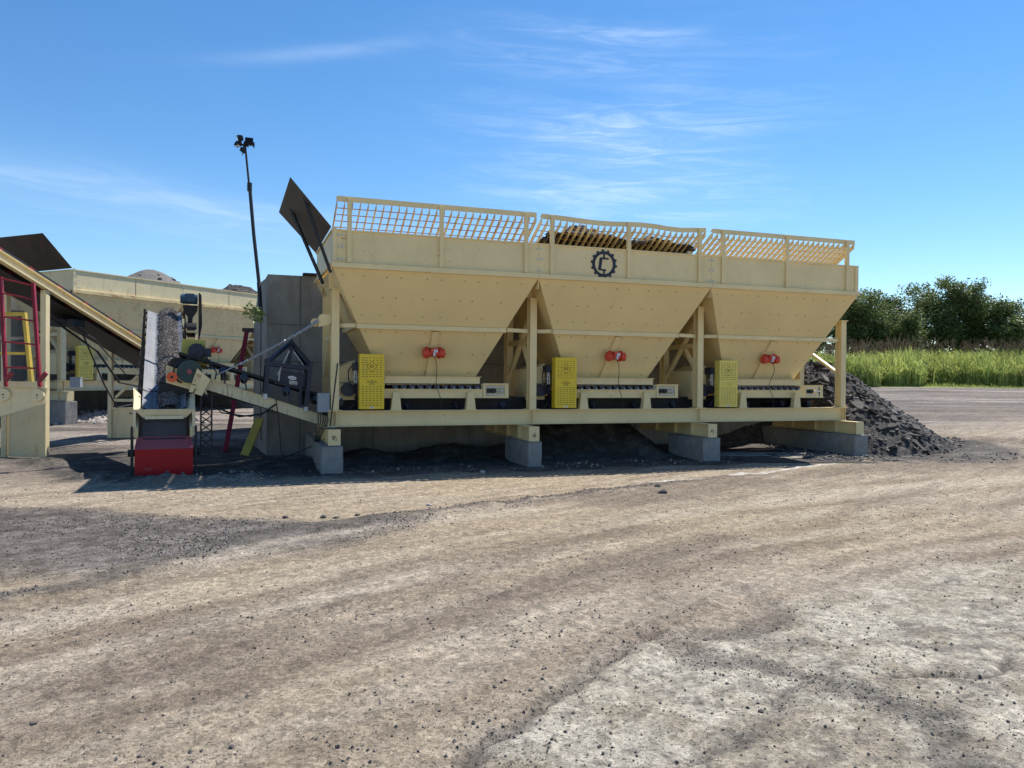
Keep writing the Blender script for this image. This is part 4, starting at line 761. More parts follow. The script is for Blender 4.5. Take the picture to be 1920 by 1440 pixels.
for k, (px, py, sz, lb) in enumerate([(905, 886, .07, 'pale lump of rock at the edge of the shade below the first hopper'), (805, 948, .05, 'small pale stone on the tan track below the first hopper'), (535, 971, .045, 'small dark stone at the left end of the stones along the track'), (606, 969, .06, 'dark flat stone on the track edge, second in the line of stones'), (630, 971, .05, 'dark stone beside the flat one on the track edge'), (670, 967, .045, 'round dark stone right of the pair on the track edge'),
      (1242, 925, .10, 'larger dark lump on the gravel strip below the second hopper'), (1233, 913, .07, 'flat dark lump just behind the larger one on the gravel strip'), (434, 1405, .02, 'dark pebble near the bottom edge of the yard'), (1012, 872, .07, 'pale stone beside the narrow pier'), (1427, 1335, .022, 'dark pebble standing on the pale ground at lower right'), (1322, 1200, .022, 'dark pebble on the brown dirt, centre right'), (63, 1357, .02, 'dark pebble at the lower left of the yard'), (915, 889, .04, 'small dark stone next to the pale lump in the shade edge')]):
    x, y = gp(px, py); f = MB(); f.blob((0, 0, sz * .2), sz * .68, k + 3, 1, (1.2, 1, .7), .3); o = f.build('rock', M['stone'] if 'pale' in lb.split(' ')[0] + lb.split(' ')[1] else M['slab']); o.location = (x, y, gh(x, y)); tag(o, lb, 'rock', 'loose rocks in the yard')
for k in range(60):
    pass

# ------------------------------------------------------------------ collecting conveyor
cc = empty('collecting_conveyor', bw(-1.5, .75), TH, 'cream framed collecting conveyor rising out from under the near bins, with black scale frame', 'conveyor', 'belt conveyors'); OF = (-1.5, .75, 0)
for w in (.33, 1.17):
    f = MB(); f.prism([(-2.95, w, 1.70), (-2.95, w, 1.90), (-.02, w, .925), (-.02, w, .73)], (0, .05, 0)); f.prism([(-2.95, w - .03, 1.90), (-2.95, w - .03, 1.915), (-.02, w - .03, .94), (-.02, w - .03, .925)], (0, .08, 0)); f.box(-.015, 12.3, w, w + .05, .80 if w > 1 else .90, 1.0); f.build('side_frame', M['drip'], cc, OF)
def bl(s): return 1.24 - .302 * s if s < 0 else 1.24
f = MB()
pts = [(-2.75, bl(-2.75)), (0, 1.24), (12.2, 1.24)]
for (s0, z0), (s1, z1) in zip(pts[:-1], pts[1:]):
    f.add([(s0, .40, z0 + .07), (s0, .58, z0), (s0, .95, z0), (s0, 1.12, z0 + .07), (s1, .40, z1 + .07), (s1, .58, z1), (s1, .95, z1), (s1, 1.12, z1 + .07)], [(0, 1, 5, 4), (1, 2, 6, 5), (2, 3, 7, 6)])
    f.bar((s0, .40, z0 + .07), (s1, .40, z1 + .07), .03, .05)
    f.prism([(s0, .45, z0 - .50 + (0 if s0 else .02)), (s1, .45, z1 - .50), (s1, 1.05, z1 - .50), (s0, 1.05, z0 - .50)], (0, 0, .02))
f.tube((-2.75, .42, 1.86), (-2.75, 1.1, 1.86), .2, 24); f.build('belt', M['rubber'], cc, OF)
for s in (-2.0, -1.62, -.85, -.3, .6, 1.47, 2.49, 3.5, 4.55, 5.6, 6.6, 7.6, 8.6, 9.6, 10.6, 11.4):
    f = MB(); z = bl(s) - .065 if s < 0 else 1.13; f.tube((s, .37, z + .05), (s, .56, z - .02), .065, 14); f.tube((s, .57, z - .02), (s, .93, z - .02), .065, 14); f.tube((s, .94, z - .02), (s, 1.13, z + .05), .065, 14); f.bar((s + .05, .36, z - .2), (s, .37, z + .06), .05, .02); io = f.build('trough_idler', M['roller'], cc, OF)
f = MB(); f.tube((-2.55, .20, 1.80), (-2.55, .28, 1.80), .21, 32); f.tube((-2.55, .17, 1.80), (-2.55, .20, 1.80), .06, 14); pu = f.build('drive_pulley', M['green'], cc, OF); f = MB(); f.tube((-2.55, .15, 1.80), (-2.55, .169, 1.80), .045, 12); f.tube((-2.55, .13, 1.80), (-2.55, .149, 1.80), .02, 8); f.build('hub', M['redtop'], pu, OF)
f = MB(); f.path([(-2.6 - .22 * math.cos(a), .24, 1.80 + .22 * math.sin(a)) for a in np.linspace(-1.2, 1.5, 10)] + [(-2.4, .24, 2.16)], .016, 5); f.build('drive_belts', M['rubber'], pu, OF)
f = MB(); f.tube((-2.84, .13, 1.70), (-2.84, .22, 1.70), .095, 8); f.tube((-2.84, .22, 1.70), (-2.84, .30, 1.70), .06, 14); ob_ = f.build('head_bearing', M['orange'], cc, OF); f = MB(); f.tube((-2.84, .115, 1.70), (-2.84, .129, 1.70), .026, 12); f.build('bore', M['black'], ob_, OF)
f = MB(); f.prism([(-2.95, .30, 1.60), (-2.95, .30, 1.78), (-2.30, .30, 1.56), (-2.25, .30, 1.38)], (0, .028, 0)); f.build('head_plate', M['cream'], cc, OF)
f = MB(); f.prism([(-2.42, .14, 1.86), (-2.20, .14, 1.66), (-2.34, .14, 1.36), (-2.56, .14, 1.44)], (0, .14, 0)); bx = f.build('hitch_box', M['cream'], cc, OF); f = MB(); f.prism([(-2.44, .135, 1.77), (-2.35, .135, 1.74), (-2.41, .135, 1.52), (-2.50, .135, 1.55)], (0, .004, 0)); f.build('recess', M['rustcream'], bx, OF); f = MB(); f.path([(-2.56, .12, 1.40), (-2.48, .12, 1.42), (-2.44, .12, 1.50)], .01, 5); f.bar((-2.52, .12, 1.58), (-2.44, .12, 1.555), .008, .012); f.build('hook', M['black'], bx, OF)
f = MB(); f.prism([(-2.19, .31, 1.66), (-2.19, .31, 1.74), (-2.15, .31, 1.80), (-2.07, .31, 1.80), (-2.03, .31, 1.74), (-2.03, .31, 1.60)], (0, .02, 0)); er = f.build('lifting_ear', M['cream'], cc, OF); f = MB(); f.tube((-2.11, .295, 1.73), (-2.11, .309, 1.73), .03, 14); f.build('pin', M['galv'], er, OF)
f = MB(); f.plate([(-2.76, .9, 1.86), (-2.31, .9, 1.86), (-2.31, .9, 2.40), (-2.72, .9, 2.42)], .02); f.build('drive_guard', M['dullyellow'], cc, OF)
f = MB(); f.tube((-2.45, .5, 2.18), (-2.45, .86, 2.18), .145, 20); f.tube((-2.45, .47, 2.18), (-2.45, .5, 2.18), .12, 20); f.box(-2.30, -2.20, .55, .7, 2.08, 2.24); f.box(-2.6, -2.3, .5, .86, 2.0, 2.05)
for i in range(12): a = i * math.pi / 6; f.bar((-2.45 + .145 * math.cos(a), .5, 2.18 + .145 * math.sin(a)), (-2.45 + .145 * math.cos(a), .84, 2.18 + .145 * math.sin(a)), .012, .02)
mo = f.build('drive_motor', M['navy'], cc, OF); f = MB(); f.box(-2.68, -2.22, .5, .56, 1.93, 1.985); f.build('motor_base', M['dullyellow'], mo, OF); f = MB(); 
for s in (-2.64, -2.58, -2.28, -2.22): f.tube((s, .52, 1.88), (s, .52, 2.04), .012, 6)
f.tube((-2.7, .49, 1.96), (-2.2, .49, 1.96), .01, 6); f.build('adjuster_bolts', M['black'], mo, OF)
f = MB(); f.box(-3.06, -3.05, .36, 1.22, 1.14, 1.60); f.box(-3.06, -2.4, 1.20, 1.22, 1.14, 1.66); f.box(-3.05, -2.5, .36, .37, 1.12, 1.58); f.box(-2.5, -2.49, .36, 1.2, 1.2, 1.5); f.build('added_shade_box', M['rubber'], cc, OF)  # black box added under the head to darken and shade the belt foot
f = MB(); f.box(.0, 9.25, .43, .45, .80, 1.33); f.box(-.1, 12.0, 1.08, 1.1, .8, 1.33); f.build('belt_skirt', M['rubber'], cc, OF)
# scale frame of black box section
for w in (.30, 1.19):
    sfm = MB(); sfm.bar((-1.235, w, 1.40), (-1.185, w, 2.07), .075, .075, (1, 0, 0)); sfm.bar((-.50, w, 1.15), (-.405, w, 2.0), .075, .075, (1, 0, 0)); sfm.bar((-1.19, w, 1.965), (-.42, w, 1.885), .07, .07); sfm.bar((-1.17, w, 2.02), (-.76, .75, 2.38), .06, .06); sfm.bar((-.43, w, 1.97), (-.73, .75, 2.38), .06, .06); sf = sfm.build('scale_frame', M['navy'], cc, OF)
    f = MB(); f.box(-1.275, -1.205, w - .04, w + .04, 1.30, 1.395); f.box(-.535, -.465, w - .04, w + .04, 1.06, 1.148); f.build('foot_block', M['lgrey'], sf, OF)
f = MB(); f.bar((-.745, .75, 2.30), (-.745, .75, 2.45), .08, .08); f.bar((-.745, .75, 2.35), (-.80, .75, 1.93), .05, .07, (1, 0, 0)); f.bar((-1.19, .33, 1.965), (-1.19, 1.16, 1.965), .06, .06); f.bar((-.42, .33, 1.885), (-.42, 1.16, 1.885), .06, .06); f.build('scale_beam', M['navy'], cc, OF)
f = MB(); f.prism([(-1.02, .42, 1.60), (-.52, .42, 1.53), (-.50, .42, 1.78), (-.98, .42, 1.86)], (0, .1, 0)); f.bar((-1.08, .38, 1.60), (-.58, .38, 1.525), .04, .025); f.bar((-.6, .4, 1.1), (-.59, .4, 1.53), .05, .04, (1, 0, 0)); sb_ = f.build('weigh_bridge', M['navy'], cc, OF)
f = MB(); n_ = 20; f.prism([(-.745 + .078 * math.cos(2 * math.pi * i / n_), .418, 1.70 - .012 * math.cos(2 * math.pi * i / n_) + .038 * math.sin(2 * math.pi * i / n_)) for i in range(n_)], (0, -.003, 0)); os_ = f.build('oval_sign', M['white'], sb_, OF)
f = MB(); 
for i in range(6): f.box(-.795 + i * .018, -.783 + i * .018, .4135, .4147, 1.695 - i * .003, 1.712 - i * .003)
f.build('sign_writing', M['blue'], os_, OF)
f = MB(); f.prism([(-.80, .418, 1.655), (-.65, .418, 1.635), (-.65, .418, 1.56), (-.80, .418, 1.58)], (0, -.003, 0)); f.build('paper_label', M['stone'], sb_, OF)
f = MB(); f.tube((-.80, .40, 2.22), (-1.02, .38, 1.75), .010, 6); f.tube((-.72, .40, 2.2), (-.52, .38, 1.92), .008, 6); f.tube((-.96, .4, 1.90), (-1.0, .4, 1.62), .012, 6); f.build('rod', M['lgrey'], cc, OF)
f = MB(); f.path([(-2.35, .2, 1.45), (-2.1, .18, 1.15), (-1.7, .18, .98), (-1.3, .2, 1.02), (-1.05, .3, 1.2)], .018, 6); f.path([(-2.3, .2, 1.35), (-2.0, .18, 1.05), (-1.5, .18, .98), (-1.1, .22, 1.1)], .012, 6); f.path([(-1.05, .25, 1.3), (-1.0, .2, .9), (-.95, .2, .3), (-.8, .0, .06), (-.3, -.1, .1)], .010, 6); f.path([(-2.3, .45, 2.1), (-2.2, .3, 1.95), (-2.1, .25, 1.8), (-2.12, .25, 1.66)], .013, 6)
f.path([(-.9, .0, .05), (-1.4, -.2, .05), (-1.2, .3, .08), (-.7, .4, .25), (-.4, .2, .4)], .010, 6); f.build('cables', M['rubber'], cc, OF)
# hanging chain between the ear and the bracket on the bins
a = bw(-2.10, .29, 1.74); b_ = bw(-.30, -.02, 2.78); f = MB(); d = (b_ - a)
def link(f, c, dr, roll, L=.05, r=.008, wd=.018):
    dr = dr.normalized(); sd_ = dr.cross(Vector((0, 0, 1))).normalized(); up = sd_.cross(dr); e = sd_ * math.cos(roll) + up * math.sin(roll); pts = []
    for i in range(9): t_ = 2 * math.pi * i / 8; pts.append(c + dr * (L / 2) * math.cos(t_) + e * wd * math.sin(t_))
    f.path(pts, r, 4)
def cat(t_, sag): return a + d * t_ + Vector((0, 0, -sag * 4 * t_ * (1 - t_)))
for strand in range(3):
    n_ = 38; off = Vector((0, .012 * (strand - 1), .02 * (strand - 1)))
    for i in range(int(n_ * .25), n_ + 1): t_ = i / n_; link(f, cat(t_, .03 + .012 * strand) + off * t_, d, (i % 2) * 1.57 + strand * .4)
f.path([cat(t_, .03) for t_ in np.linspace(0, .3, 6)], .012, 5)
o = f.build('chain', M['galv'], off=a); o.location = a; tag(o, 'silver chain slung from the near bins down to the conveyor end', 'chain')
f = MB(); p0 = at(633, 681, 14.50); p1 = at(619, 799, 14.28); f.tube(p0, p1, .014, 8); o = f.build('pry_bar', M['plate'], off=p1); o.location = p1; tag(o, 'thin dark pry bar leaning on the left front post of the bins', 'bar')
f = MB(); p0 = bw(-.42, -.80, .80); p1 = bw(.16, -.74, .797); f.bar(p0, p1, .05, .022); o = f.build('flat_bar', M['plate'], off=p0); o.location = p0; tag(o, 'rusty flat bar lying on the sill above the left concrete pier', 'bar')

# ------------------------------------------------------------------ gravel conveyor with the red tail guard
GA = math.atan2(.411, .912); gc = empty('gravel_conveyor', (-5.93, 13.2, 0), GA, 'inclined conveyor carrying brown gravel, with bright red tail guard at its foot', 'conveyor', 'belt conveyors')
SLG = .42; BY0, BY1 = .12, 5.25
def gz(y): return 1.0 + SLG * (y - .1)
f = MB(); y0, y1 = .32, BY1
f.add([(-.39, y0, gz(y0) + .10), (-.2, y0, gz(y0)), (.2, y0, gz(y0)), (.39, y0, gz(y0) + .10), (-.39, y1, gz(y1) + .07), (-.2, y1, gz(y1)), (.2, y1, gz(y1)), (.39, y1, gz(y1) + .07)], [(0, 1, 5, 4), (1, 2, 6, 5), (2, 3, 7, 6)])
f.tube((-.38, .52, .86), (.38, .52, .86), .2, 24); f.tube((-.38, BY1, gz(BY1) - .17), (.38, BY1, gz(BY1) - .17), .17, 24); f.build('belt', M['belt'], gc)
f = MB(); f.bar((0, .2, gz(.2) - .42), (0, BY1, gz(BY1) - .36), .74, .012); f.box(-.38, .38, .29, .31, .55, 1.08); f.build('return_belt', M['darkbelt'], gc)
for sg in (-1, 1):
    f = MB(); f.bar((sg * .47, -.02, gz(-.02) - .20), (sg * .47, BY1 + .1, gz(BY1 + .1) - .20), .05, .18); f.build('side_frame', M['oldcream'], gc)
for k in range(11):
    y = .75 + k * .45; f = MB()
    for sg in (-1, 1): f.tube((sg * .21, y, gz(y) - .06), (sg * .42, y, gz(y) + .03), .055, 10); f.bar((sg * .46, y, gz(y) - .12), (sg * .46, y, gz(y) + .09), .03, .05, (1, 0, 0))
    f.tube((-.2, y, gz(y) - .07), (.2, y, gz(y) - .07), .055, 10); f.build('trough_idler', M['plate'], gc)
# gravel riding on the belt: a ridge of grains
f = MB(); r_ = random.Random(5); nyg = 120; prof = [(-.12, 0.03), (-.06, .07), (.02, .10), (.10, .11), (.18, .09), (.25, .06), (.30, .035)]; vs = []
for j in range(nyg):
    y = .34 + (BY1 + .05 - .34) * j / (nyg - 1); wob = .02 * math.sin(j * .37) + r_.uniform(-.01, .01)
    for i, (x, h_) in enumerate(prof): vs.append((x + wob * .6, y, gz(y) + h_ + r_.uniform(-.012, .012)))
f.add(vs, [(j * 7 + i, j * 7 + i + 1, (j + 1) * 7 + i + 1, (j + 1) * 7 + i) for j in range(nyg - 1) for i in range(6)])
for k in range(10000):
    y = r_.uniform(.35, BY1 + .06); x = .09 + r_.gauss(0, .10) * 1.05; x = max(-.16, min(.33, x)); hh = max(.01, .115 - 1.9 * (x - .09) ** 2)
    s_ = r_.uniform(.006, .014); j = [1 + r_.uniform(-.35, .35) for _ in range(6)]; rt = Matrix.Rotation(r_.random() * 6, 3, 'Z') @ Matrix.Rotation(r_.random() * 6, 3, 'X')
    f.add([Vector((x, y, gz(y) + hh)) + rt @ (Vector(v) * s_ * j[i]) for i, v in enumerate(OCT[0])], OCT[1], r_.choice([0, 0, 0, 1, 1, 2]))
o = f.build('gravel_on_belt', [M['gravel2'], M['gravel'], M['gravel3']]); o.location = gc.location; o.rotation_euler = gc.rotation_euler; gc.scale = (.91, 1, 1); o.scale = gc.scale; tag(o, 'brown gravel riding up the inclined belt', 'gravel', kind='stuff')
# red tail guard
f = MB(); f.add([(-.5, -.02, -.02), (.5, -.02, -.02), (.5, -.02, .47), (-.5, -.02, .47), (-.47, .28, .66), (.47, .28, .66), (-.47, .28, .0), (.47, .28, .0)], [(0, 1, 2, 3), (0, 3, 4, 6), (1, 7, 5, 2), (6, 4, 5, 7)]); tg = f.build('tail_guard', M['red'], gc)
f = MB(); f.plate([(-.505, -.025, .472), (.505, -.025, .472), (.472, .28, .665), (-.472, .28, .665)], .006); f.build('guard_top', M['redtop'], tg)
f = MB(); r_ = random.Random(2)
for k in range(7): xx = -.36 + .022 * k + r_.uniform(-.02, .02); zz = .13 + r_.uniform(-.02, .03); f.bar((xx, -.0215, zz), (xx + r_.uniform(.02, .05), -.0215, zz + r_.uniform(-.02, .02)), .002, .012)
f.build('scratch', M['redtop'], tg)
# loading hopper
f = MB(); 
f.plate([(-.52, .0, 1.15), (.52, .0, 1.15), (.36, .06, 1.0), (-.36, .06, 1.0)], .008)
f.plate([(-.52, .0, 1.15), (-.36, .06, 1.0), (-.36, .9, 1.3), (-.56, .9, 1.50)], .008); f.plate([(.52, .0, 1.15), (.36, .06, 1.0), (.36, .9, 1.3), (.56, .9, 1.50)], .008)
for sg in (-1, 1): f.bar((sg * .51, .01, .70), (sg * .51, .01, 1.15), .05, .02, (0, 1, 0)); f.plate([(sg * .53, .0, .85), (sg * .53, .9, .95), (sg * .53, .9, 1.5), (sg * .53, .0, 1.16)], .006)
lh = f.build('loading_hopper', M['oldcream'], gc); f = MB(); f.box(-.33, .33, -.012, -.002, .985, 1.035)
lipo = f.build('rubber_clamp', M['oldcream'], lh); f = MB(); f.box(-.33, .33, .0, .012, .93, .984); f.build('rubber_skirt', M['rubber'], lh)
f = MB()
for xx in (-.24, .0, .24): f.tube((xx, -.013, 1.01), (xx, -.022, 1.01), .012, 7)
f.build('bolts', M['galv'], lipo)
# supports
for y, sg in ((2.2, -1), (2.2, 1), (4.6, -1), (4.6, 1)):
    f = MB(); f.bar((sg * .47, y, gz(y) - .3), (sg * .47, y - .15, -.1), .07, .07, (1, 0, 0)); f.build('support_leg', M['plate'], gc)
f = MB()
for sg in (-1, 1):
    for yy in (.0, .3): f.bar((sg * .55, yy, -.05), (sg * .55, yy, .85), .04, .04)
    f.bar((sg * .55, .0, .85), (sg * .55, .3, .60), .03, .03); f.tube((sg * .5, .18, .4), (sg * .62, .18, .4), .06, 10)
for k in range(5):
    a0 = .45 + k * .14; f.bar((.66, .55, a0), (.85, .55, a0 + .13), .03, .02); f.bar((.85, .55, a0), (.66, .55, a0 + .13), .03, .02)
f.bar((.66, .55, .35), (.66, .55, 1.35), .04, .03); f.bar((.86, .55, .35), (.86, .55, 1.35), .04, .03); f.build('take_up_frame', M['black'], gc)
# head motor and brackets
f = MB(); c = Vector((.58, 5.0, 3.50)); f.tube(c + Vector((-.17, 0, 0)), c + Vector((.19, 0, 0)), .115, 20); f.tube(c + Vector((-.22, 0, 0)), c + Vector((-.17, 0, 0)), .10, 20); f.box(c.x - .06, c.x + .12, c.y - .2, c.y - .1, c.z - .07, c.z + .10); f.box(c.x - .1, c.x + .1, c.y - .08, c.y + .08, c.z + .08, c.z + .125)
hm = f.build('head_motor', M['blue'], gc); f = MB(); f.prism([(.42, 5.0, 3.36), (.78, 5.0, 3.36), (.76, 5.0, 3.22), (.66, 5.0, 3.08), (.64, 5.0, 2.86), (.54, 5.0, 2.86), (.54, 5.0, 3.08), (.44, 5.0, 3.22)], (0, .04, 0)); f.tube((.5, 4.9, 2.78), (.74, 4.9, 2.78), .17, 16); f.box(.50, .74, 4.8, 5.1, 2.62, 2.8); f.build('motor_stand', M['black'], hm); f = MB(); f.prism([(.80, 4.95, 2.5), (.80, 4.95, 3.66), (.86, 4.95, 3.60), (.88, 4.95, 2.9)], (0, .3, 0)); f.build('belt_cover', M['plate'], hm)
f = MB(); f.bar((.45, 4.2, 2.05), (.42, 4.6, 3.0), .07, .05, (1, 0, 0)); f.bar((.72, 4.2, 2.05), (.72, 4.5, 2.75), .06, .05, (1, 0, 0)); f.bar((.42, 4.45, 2.72), (.75, 4.45, 2.72), .05, .05); f.bar((.45, 4.0, 2.1), (.75, 4.0, 2.1), .05, .05); f.build('drive_bracket', M['oldcream'], gc)
f = MB(); f.path([(-.45, 1.0, gz(1) + .12), (-.30, .95, gz(1) - .0 + .06), (-.05, .95, gz(.95) + .08), (.2, .95, gz(.95) + .17), (.5, 1.0, gz(1) + .22), (.8, 1.05, gz(1) + .4)], .008, 5); f.build('stray_cable', M['rubber'], gc)

# ------------------------------------------------------------------ incline conveyor at the left
ia = math.atan2(-.088, .996); ic = empty('incline_conveyor', (-10.07, 16, 0), ia, 'long cream incline conveyor with red idler brackets, climbing out of view at the left', 'conveyor', 'belt conveyors')
def iz(y): return 3.58 - .31 * y
YA, YB = -6.0, 4.6
for sg in (-1, 1):
    f = MB(); x = sg * .42; f.bar((x, YA, iz(YA)), (x, YB, iz(YB)), .03, .17); f.bar((x + sg * .03, YA, iz(YA) + .088), (x + sg * .03, YB, iz(YB) + .088), .09, .014); f.bar((x + sg * .045, YA, iz(YA) - .10), (x + sg * .045, YB - .3, iz(YB - .3) - .10), .12, .03); f.build('side_frame', M['oldcream'], ic)
f = MB(); f.bar((0, YA, iz(YA) + .12), (0, YB + .4, iz(YB + .4) + .12), .72, .014); f.tube((-.36, YB + .4, iz(YB + .4) - .02), (.36, YB + .4, iz(YB + .4) - .02), .14, 18); f.bar((0, YA, iz(YA) - .22), (0, YB + .4, iz(YB + .4) - .18), .74, .014)
for sg in (-1, 1): f.bar((sg * .36, YA, iz(YA) + .17), (sg * .36, YB + .3, iz(YB + .3) + .17), .10, .05)
f.build('belt', M['rubber'], ic)
for k in range(12):
    y = -5.6 + k * .86; f = MB()
    for sg in (-1, 1): f.bar((sg * .45, y - .07, iz(y - .07) + .12), (sg * .45, y + .07, iz(y + .07) + .12), .04, .06)
    f.tube((-.43, y, iz(y) + .06), (.43, y, iz(y) + .06), .04, 8); f.build('idler_bracket', M['dred'], ic)
for sg in (-1, 1):
    f = MB(); zt = iz(0) - .12; x = sg * .43; f.box(x - .06, x + .06, -.06, .06, -.1, zt); f.build('support_post', M['oldcream'], ic)
    f = MB(); zt = iz(3.6) - .12; f.box(x - .05, x + .05, 3.55, 3.65, 0, zt); f.build('support_post', M['oldcream'], ic)
f = MB(); f.box(-.36, .36, -.02, .0, .02, 1.35); f.box(-.36, .36, -.05, -.021, .02, .06); f.build('support_panel', M['oldcream'], ic)
f = MB(); f.box(-.37, .37, 3.59, 3.61, .12, .85); f.box(-.37, .37, 3.57, 3.63, 1.05, 1.12); f.box(-.37, .37, 3.57, 3.63, 1.75, 1.83); f.bar((-.3, 3.6, 1.15), (.3, 3.6, 1.72), .04, .06); f.bar((-.37, 3.57, .88), (.37, 3.57, .88), .05, .05); sp_ = f.build('support_panel', M['oldcream'], ic)
f = MB(); f.box(.08, .15, 3.585, 3.589, .74, .77); f.build('slot', M['black'], sp_)
f = MB(); f.box(-.25, .35, 1.0, 1.4, iz(1.2) - .42, iz(1.2) - .26); f.path([(-.1, .6, iz(.6) - .3), (.1, 1.1, iz(1.1) - .5), (.38, 1.8, iz(1.8) - .75), (.42, 2.6, 1.55), (.40, 3.4, 1.45)], .025, 6); f.path([(.1, .8, iz(.8) - .3), (.45, 1.6, iz(1.6) - .55), (.45, 2.8, 1.75), (.5, 4, 1.7)], .015, 6); f.path([(.3, 1.4, iz(1.4) - .5), (.43, 2.0, 1.5), (.43, 2.5, .95), (.42, 3.1, 1.0), (.4, 3.5, .8)], .018, 6); f.build('cables', M['rubber'], ic)

# ------------------------------------------------------------------ platform with the red ladder at the left edge
pf = empty('conveyor_platform', (-9.3, 13.5, 0), 0, 'cream steel platform end with round pins, cut off by the left edge', 'platform')
f = MB(); f.prism([(-1.8, 0, 1.49), (1.18, 0, 1.49), (1.12, 0, 1.21), (.3, 0, .97), (-1.8, 0, .85)], (0, .03, 0)); f.build('side_plate', M['oldcream'], pf)
f = MB(); f.prism([(-1.8, .5, 1.49), (.7, .5, 1.49), (.6, .5, 1.21), (.1, .5, .97), (-1.8, .5, .85)], (0, .03, 0)); f.build('side_plate', M['oldcream'], pf)
f = MB(); f.box(-1.8, .8, .035, .6, 1.5, 1.53); f.box(-1.8, 1.17, -.04, .034, 1.495, 1.60); f.build('deck', M['oldcream'], pf)
for x in (.46, 1.05):
    f = MB(); f.tube((x, -.05, 1.37), (x, -.005, 1.37), .105, 22); f.box(x - .11, x - .02, -.04, -.003, 1.25, 1.49); pn = f.build('pin_boss', M['oldcream'], pf); f = MB(); f.tube((x - .01, -.06, 1.37), (x - .01, -.051, 1.37), .014, 8); f.tube((x - .01, -.06, 1.32), (x - .01, -.051, 1.32), .009, 8); f.build('bolt', M['plate'], pn)
for x in (-1.7, -1.1):
    f = MB(); f.box(x, x + .1, .02, .12, -.1, .9); f.build('leg', M['oldcream'], pf); f = MB(); f.box(x, x + .1, .80, .9, -.1, .9); f.build('leg', M['oldcream'], pf)
lad = empty('access_ladder', (-8.4, 13.3, 1.5), 0, 'dark red steel ladder standing on the cream platform at the left edge', 'ladder', 'ladders')
L0, L1 = Vector((-.28, -.03, .02)), Vector((-.76, .55, 1.96)); R0, R1 = Vector((.30, -.03, .02)), Vector((-.18, .55, 1.86))
for p, q in ((L0, L1), (R0, R1)): f = MB(); f.bar(p, q, .055, .05, (1, 0, 0)); f.bar(p + Vector((.0, -.02, .1)), p + Vector((.13, -.03, .24)), .04, .07); rl = f.build('rail', M['dred'], lad)
for t_ in (.17, .40, .63, .85, .99): f = MB(); f.tube(L0.lerp(L1, t_), R0.lerp(R1, t_ * .985), .015, 8); f.build('rung', M['dred'], lad)
yf = empty('yellow_guard_rail', (-9.30, 14.6, 1.5), 0, 'yellow painted handrail frame behind the dark red ladder', 'handrail'); f = MB(); f.bar((-.9, 0, 1.36), (.10, 0, 1.36), .05, .07); f.bar((-.9, 0, .62), (.12, 0, .62), .04, .05); f.build('rail', M['rail_yellow'], yf); f = MB(); f.bar((.09, 0, 1.39), (.24, 0, .0), .08, .06, (1, 0, 0)); f.build('post', M['rail_yellow'], yf); f = MB(); f.bar((-.85, 0, 1.33), (-.85, 0, 0), .06, .06, (1, 0, 0)); f.build('post', M['rail_yellow'], yf)
yf.location.z = 1.5

# ------------------------------------------------------------------ extension ladder, yellow plank, weed, light pole
lb = at(422, 827, 17.2); lt = at(462, 640, 18.6); el_ = empty('extension_ladder', (lb.x, lb.y, gh(lb.x, lb.y)), 0, 'red extension ladder leaning beside the pale wing wall', 'ladder', 'ladders')
up = Vector((lt.x - lb.x, lt.y - lb.y, 2.75)); sidev = Vector((-.30, .95, 0)).normalized() * .4
for k in (0, 1): f = MB(); f.bar(sidev * k, sidev * k + up, .09, .045, tuple(sidev)); f.build('rail', M['dred'], el_)
for i in range(9): p = up * (.08 + .11 * i); f = MB(); f.tube(p, p + sidev, .016, 8); f.build('rung', M['lgrey'], el_)
f = MB(); f.box(-.1, .3, -.02, .35, 0, .09); o = f.build('top_cap', M['plate'], el_); o.location = up
p0 = at(459, 854, 15.6); p1 = at(487, 785, 16.0); f = MB(); f.bar(p0, p1, .17, .05, (0, 1, 0)); f.bar(p0 + Vector((.08, -.02, 0)), p1 + Vector((.08, -.02, 0)), .02, .06, (0, 1, 0)); o = f.build('yellow_channel', M['dullyellow'], off=p0); o.location = p0; tag(o, 'dirty yellow steel channel leaning against the wall corner', 'steel channel')
pl = empty('weed', at(484, 590, 16.35), 0, 'leafy pale weed growing out of the wall by the light pole', 'plant'); f = MB(); g = MB(); r_ = random.Random(4)
for k in range(12):
    d = Vector((r_.uniform(-1.2, .0), r_.uniform(-.6, .1), r_.uniform(-.3, 1.0))); pts = [Vector((.05, .1, 0)) + d * t_ * .36 + Vector((0, 0, -.08 * t_ * t_)) for t_ in (0, .33, .66, 1)]; g.path(pts, .006, 4)
    for j in range(20):
        t_ = r_.random(); p = pts[0].lerp(pts[-1], t_) + Vector((r_.gauss(0, .04), r_.gauss(0, .04), r_.gauss(0, .04))); s_ = r_.uniform(.025, .05); a = Vector((r_.gauss(0, 1), r_.gauss(0, 1), r_.gauss(0, .6))).normalized() * s_; b_ = a.cross(Vector((r_.gauss(0, 1), r_.gauss(0, 1), 1))).normalized() * s_ * .8
        f.add([p - a, p - b_, p + a, p + b_], [(0, 1, 2, 3)])
f.build('leaves', M['pleaf'], pl); g.build('stem', M['grass2'], pl)
p0, p1, p2, p3 = at(489.5, 597, 16.5), at(485.5, 530, 16.75), at(468, 348, 16.9), at(461, 286, 16.9)
lp = empty('floodlight_pole', p0, 0, 'thin black leaning pole with four floodlights on top, fixed to the wing wall', 'light pole')
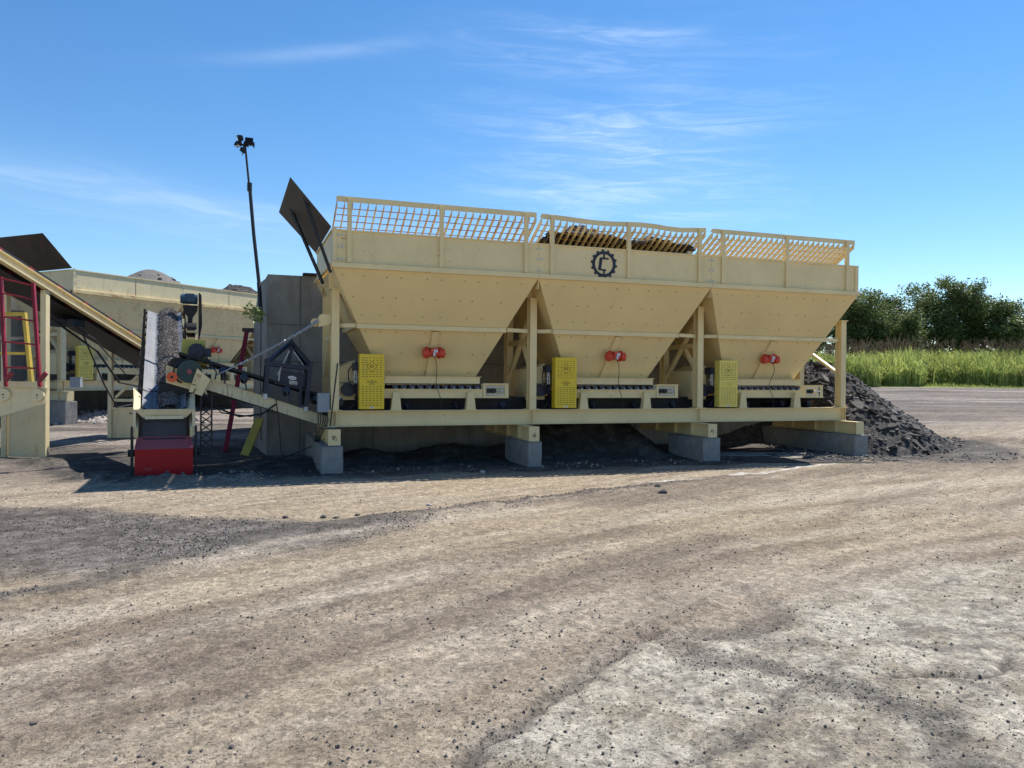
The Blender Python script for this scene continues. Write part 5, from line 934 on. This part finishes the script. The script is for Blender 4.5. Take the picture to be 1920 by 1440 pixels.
f = MB(); f.path([p0 - p0, p1 - p0], .045, 8); f.path([p1 - p0, (p1 - p0).lerp(p2 - p0, .5) + Vector((-.012, 0, 0)), p2 - p0], .038, 8); f.path([p2 - p0 + Vector((0, 0, -.1)), p3 - p0, at(459, 270, 16.9) - p0], .024, 8); f.tube(p2 - p0 + Vector((0, 0, -.12)), p2 - p0 + Vector((0, 0, .06)), .052, 10); f.build('pole', M['black'], lp)
f = MB(); f.path([(0, -.0, 0), (.0, -.0, -1.2), (.01, .0, -2.6)], .010, 6); f.build('conduit', M['black'], lp)
def lampo(px, py, w, h, yaw, pitch, name='floodlight'):
    c = at(px, py, 16.9) - p0; o = MB(); o.box(-w / 2, w / 2, -.03, .05, -h / 2, h / 2)
    for i in range(5): o.box(-w / 2 + .02 + i * (w - .04) / 4 - .004, -w / 2 + .02 + i * (w - .04) / 4 + .004, .051, .09, -h / 2 + .01, h / 2 - .01)
    o.bar((-w / 2 - .015, 0, 0), (-w / 2 - .015, .0, -h / 2 - .05), .012, .03); o.bar((w / 2 + .015, 0, 0), (w / 2 + .015, .0, -h / 2 - .05), .012, .03); ob = o.build(name, M['black'], lp); ob.location = c; ob.rotation_euler = (pitch, 0, yaw)
    g = MB(); g.box(-w / 2 + .015, w / 2 - .015, -.034, -.0305, -h / 2 + .015, h / 2 - .015); g.build('glass', M['lamp'], ob); return ob
lampo(467, 266, .17, .15, R(200), R(10)); lampo(447, 260, .16, .12, R(-60), R(15)); lampo(446, 271, .15, .08, R(-30), R(70)); lampo(458, 282, .10, .10, R(120), R(20))
f = MB(); f.bar(at(447, 268, 16.9) - p0, at(466, 275, 16.9) - p0, .03, .03); f.build('cross_arm', M['black'], lp)
# blue grey box on the far pier
c = fw(-.05, -.75, 1.35); f = MB(); f.box(-.14, .14, -.1, .1, 0, .28); f.box(-.15, .15, -.11, .11, .281, .30); o = f.build('control_box', M['grey']); o.location = c; o.rotation_euler = (0, 0, .2); tag(o, 'small blue grey control box on the left end of the far bins', 'box')
f = MB(); r_ = random.Random(8)
for k in range(500):
    a = r_.gauss(0, 1.); b_ = r_.gauss(0, .45); f.blob((a, b_, gh(-12.6 + a, 24.3 + b_) + .01), r_.uniform(.02, .09), k, 1, (1, 1, .8), .3)
o = f.build('spilled_gravel', M['gravel3']); o.location = (-12.6, 24.3, 0); tag(o, 'pale gravel spilled around the foot of the far bins', 'gravel', kind='stuff')
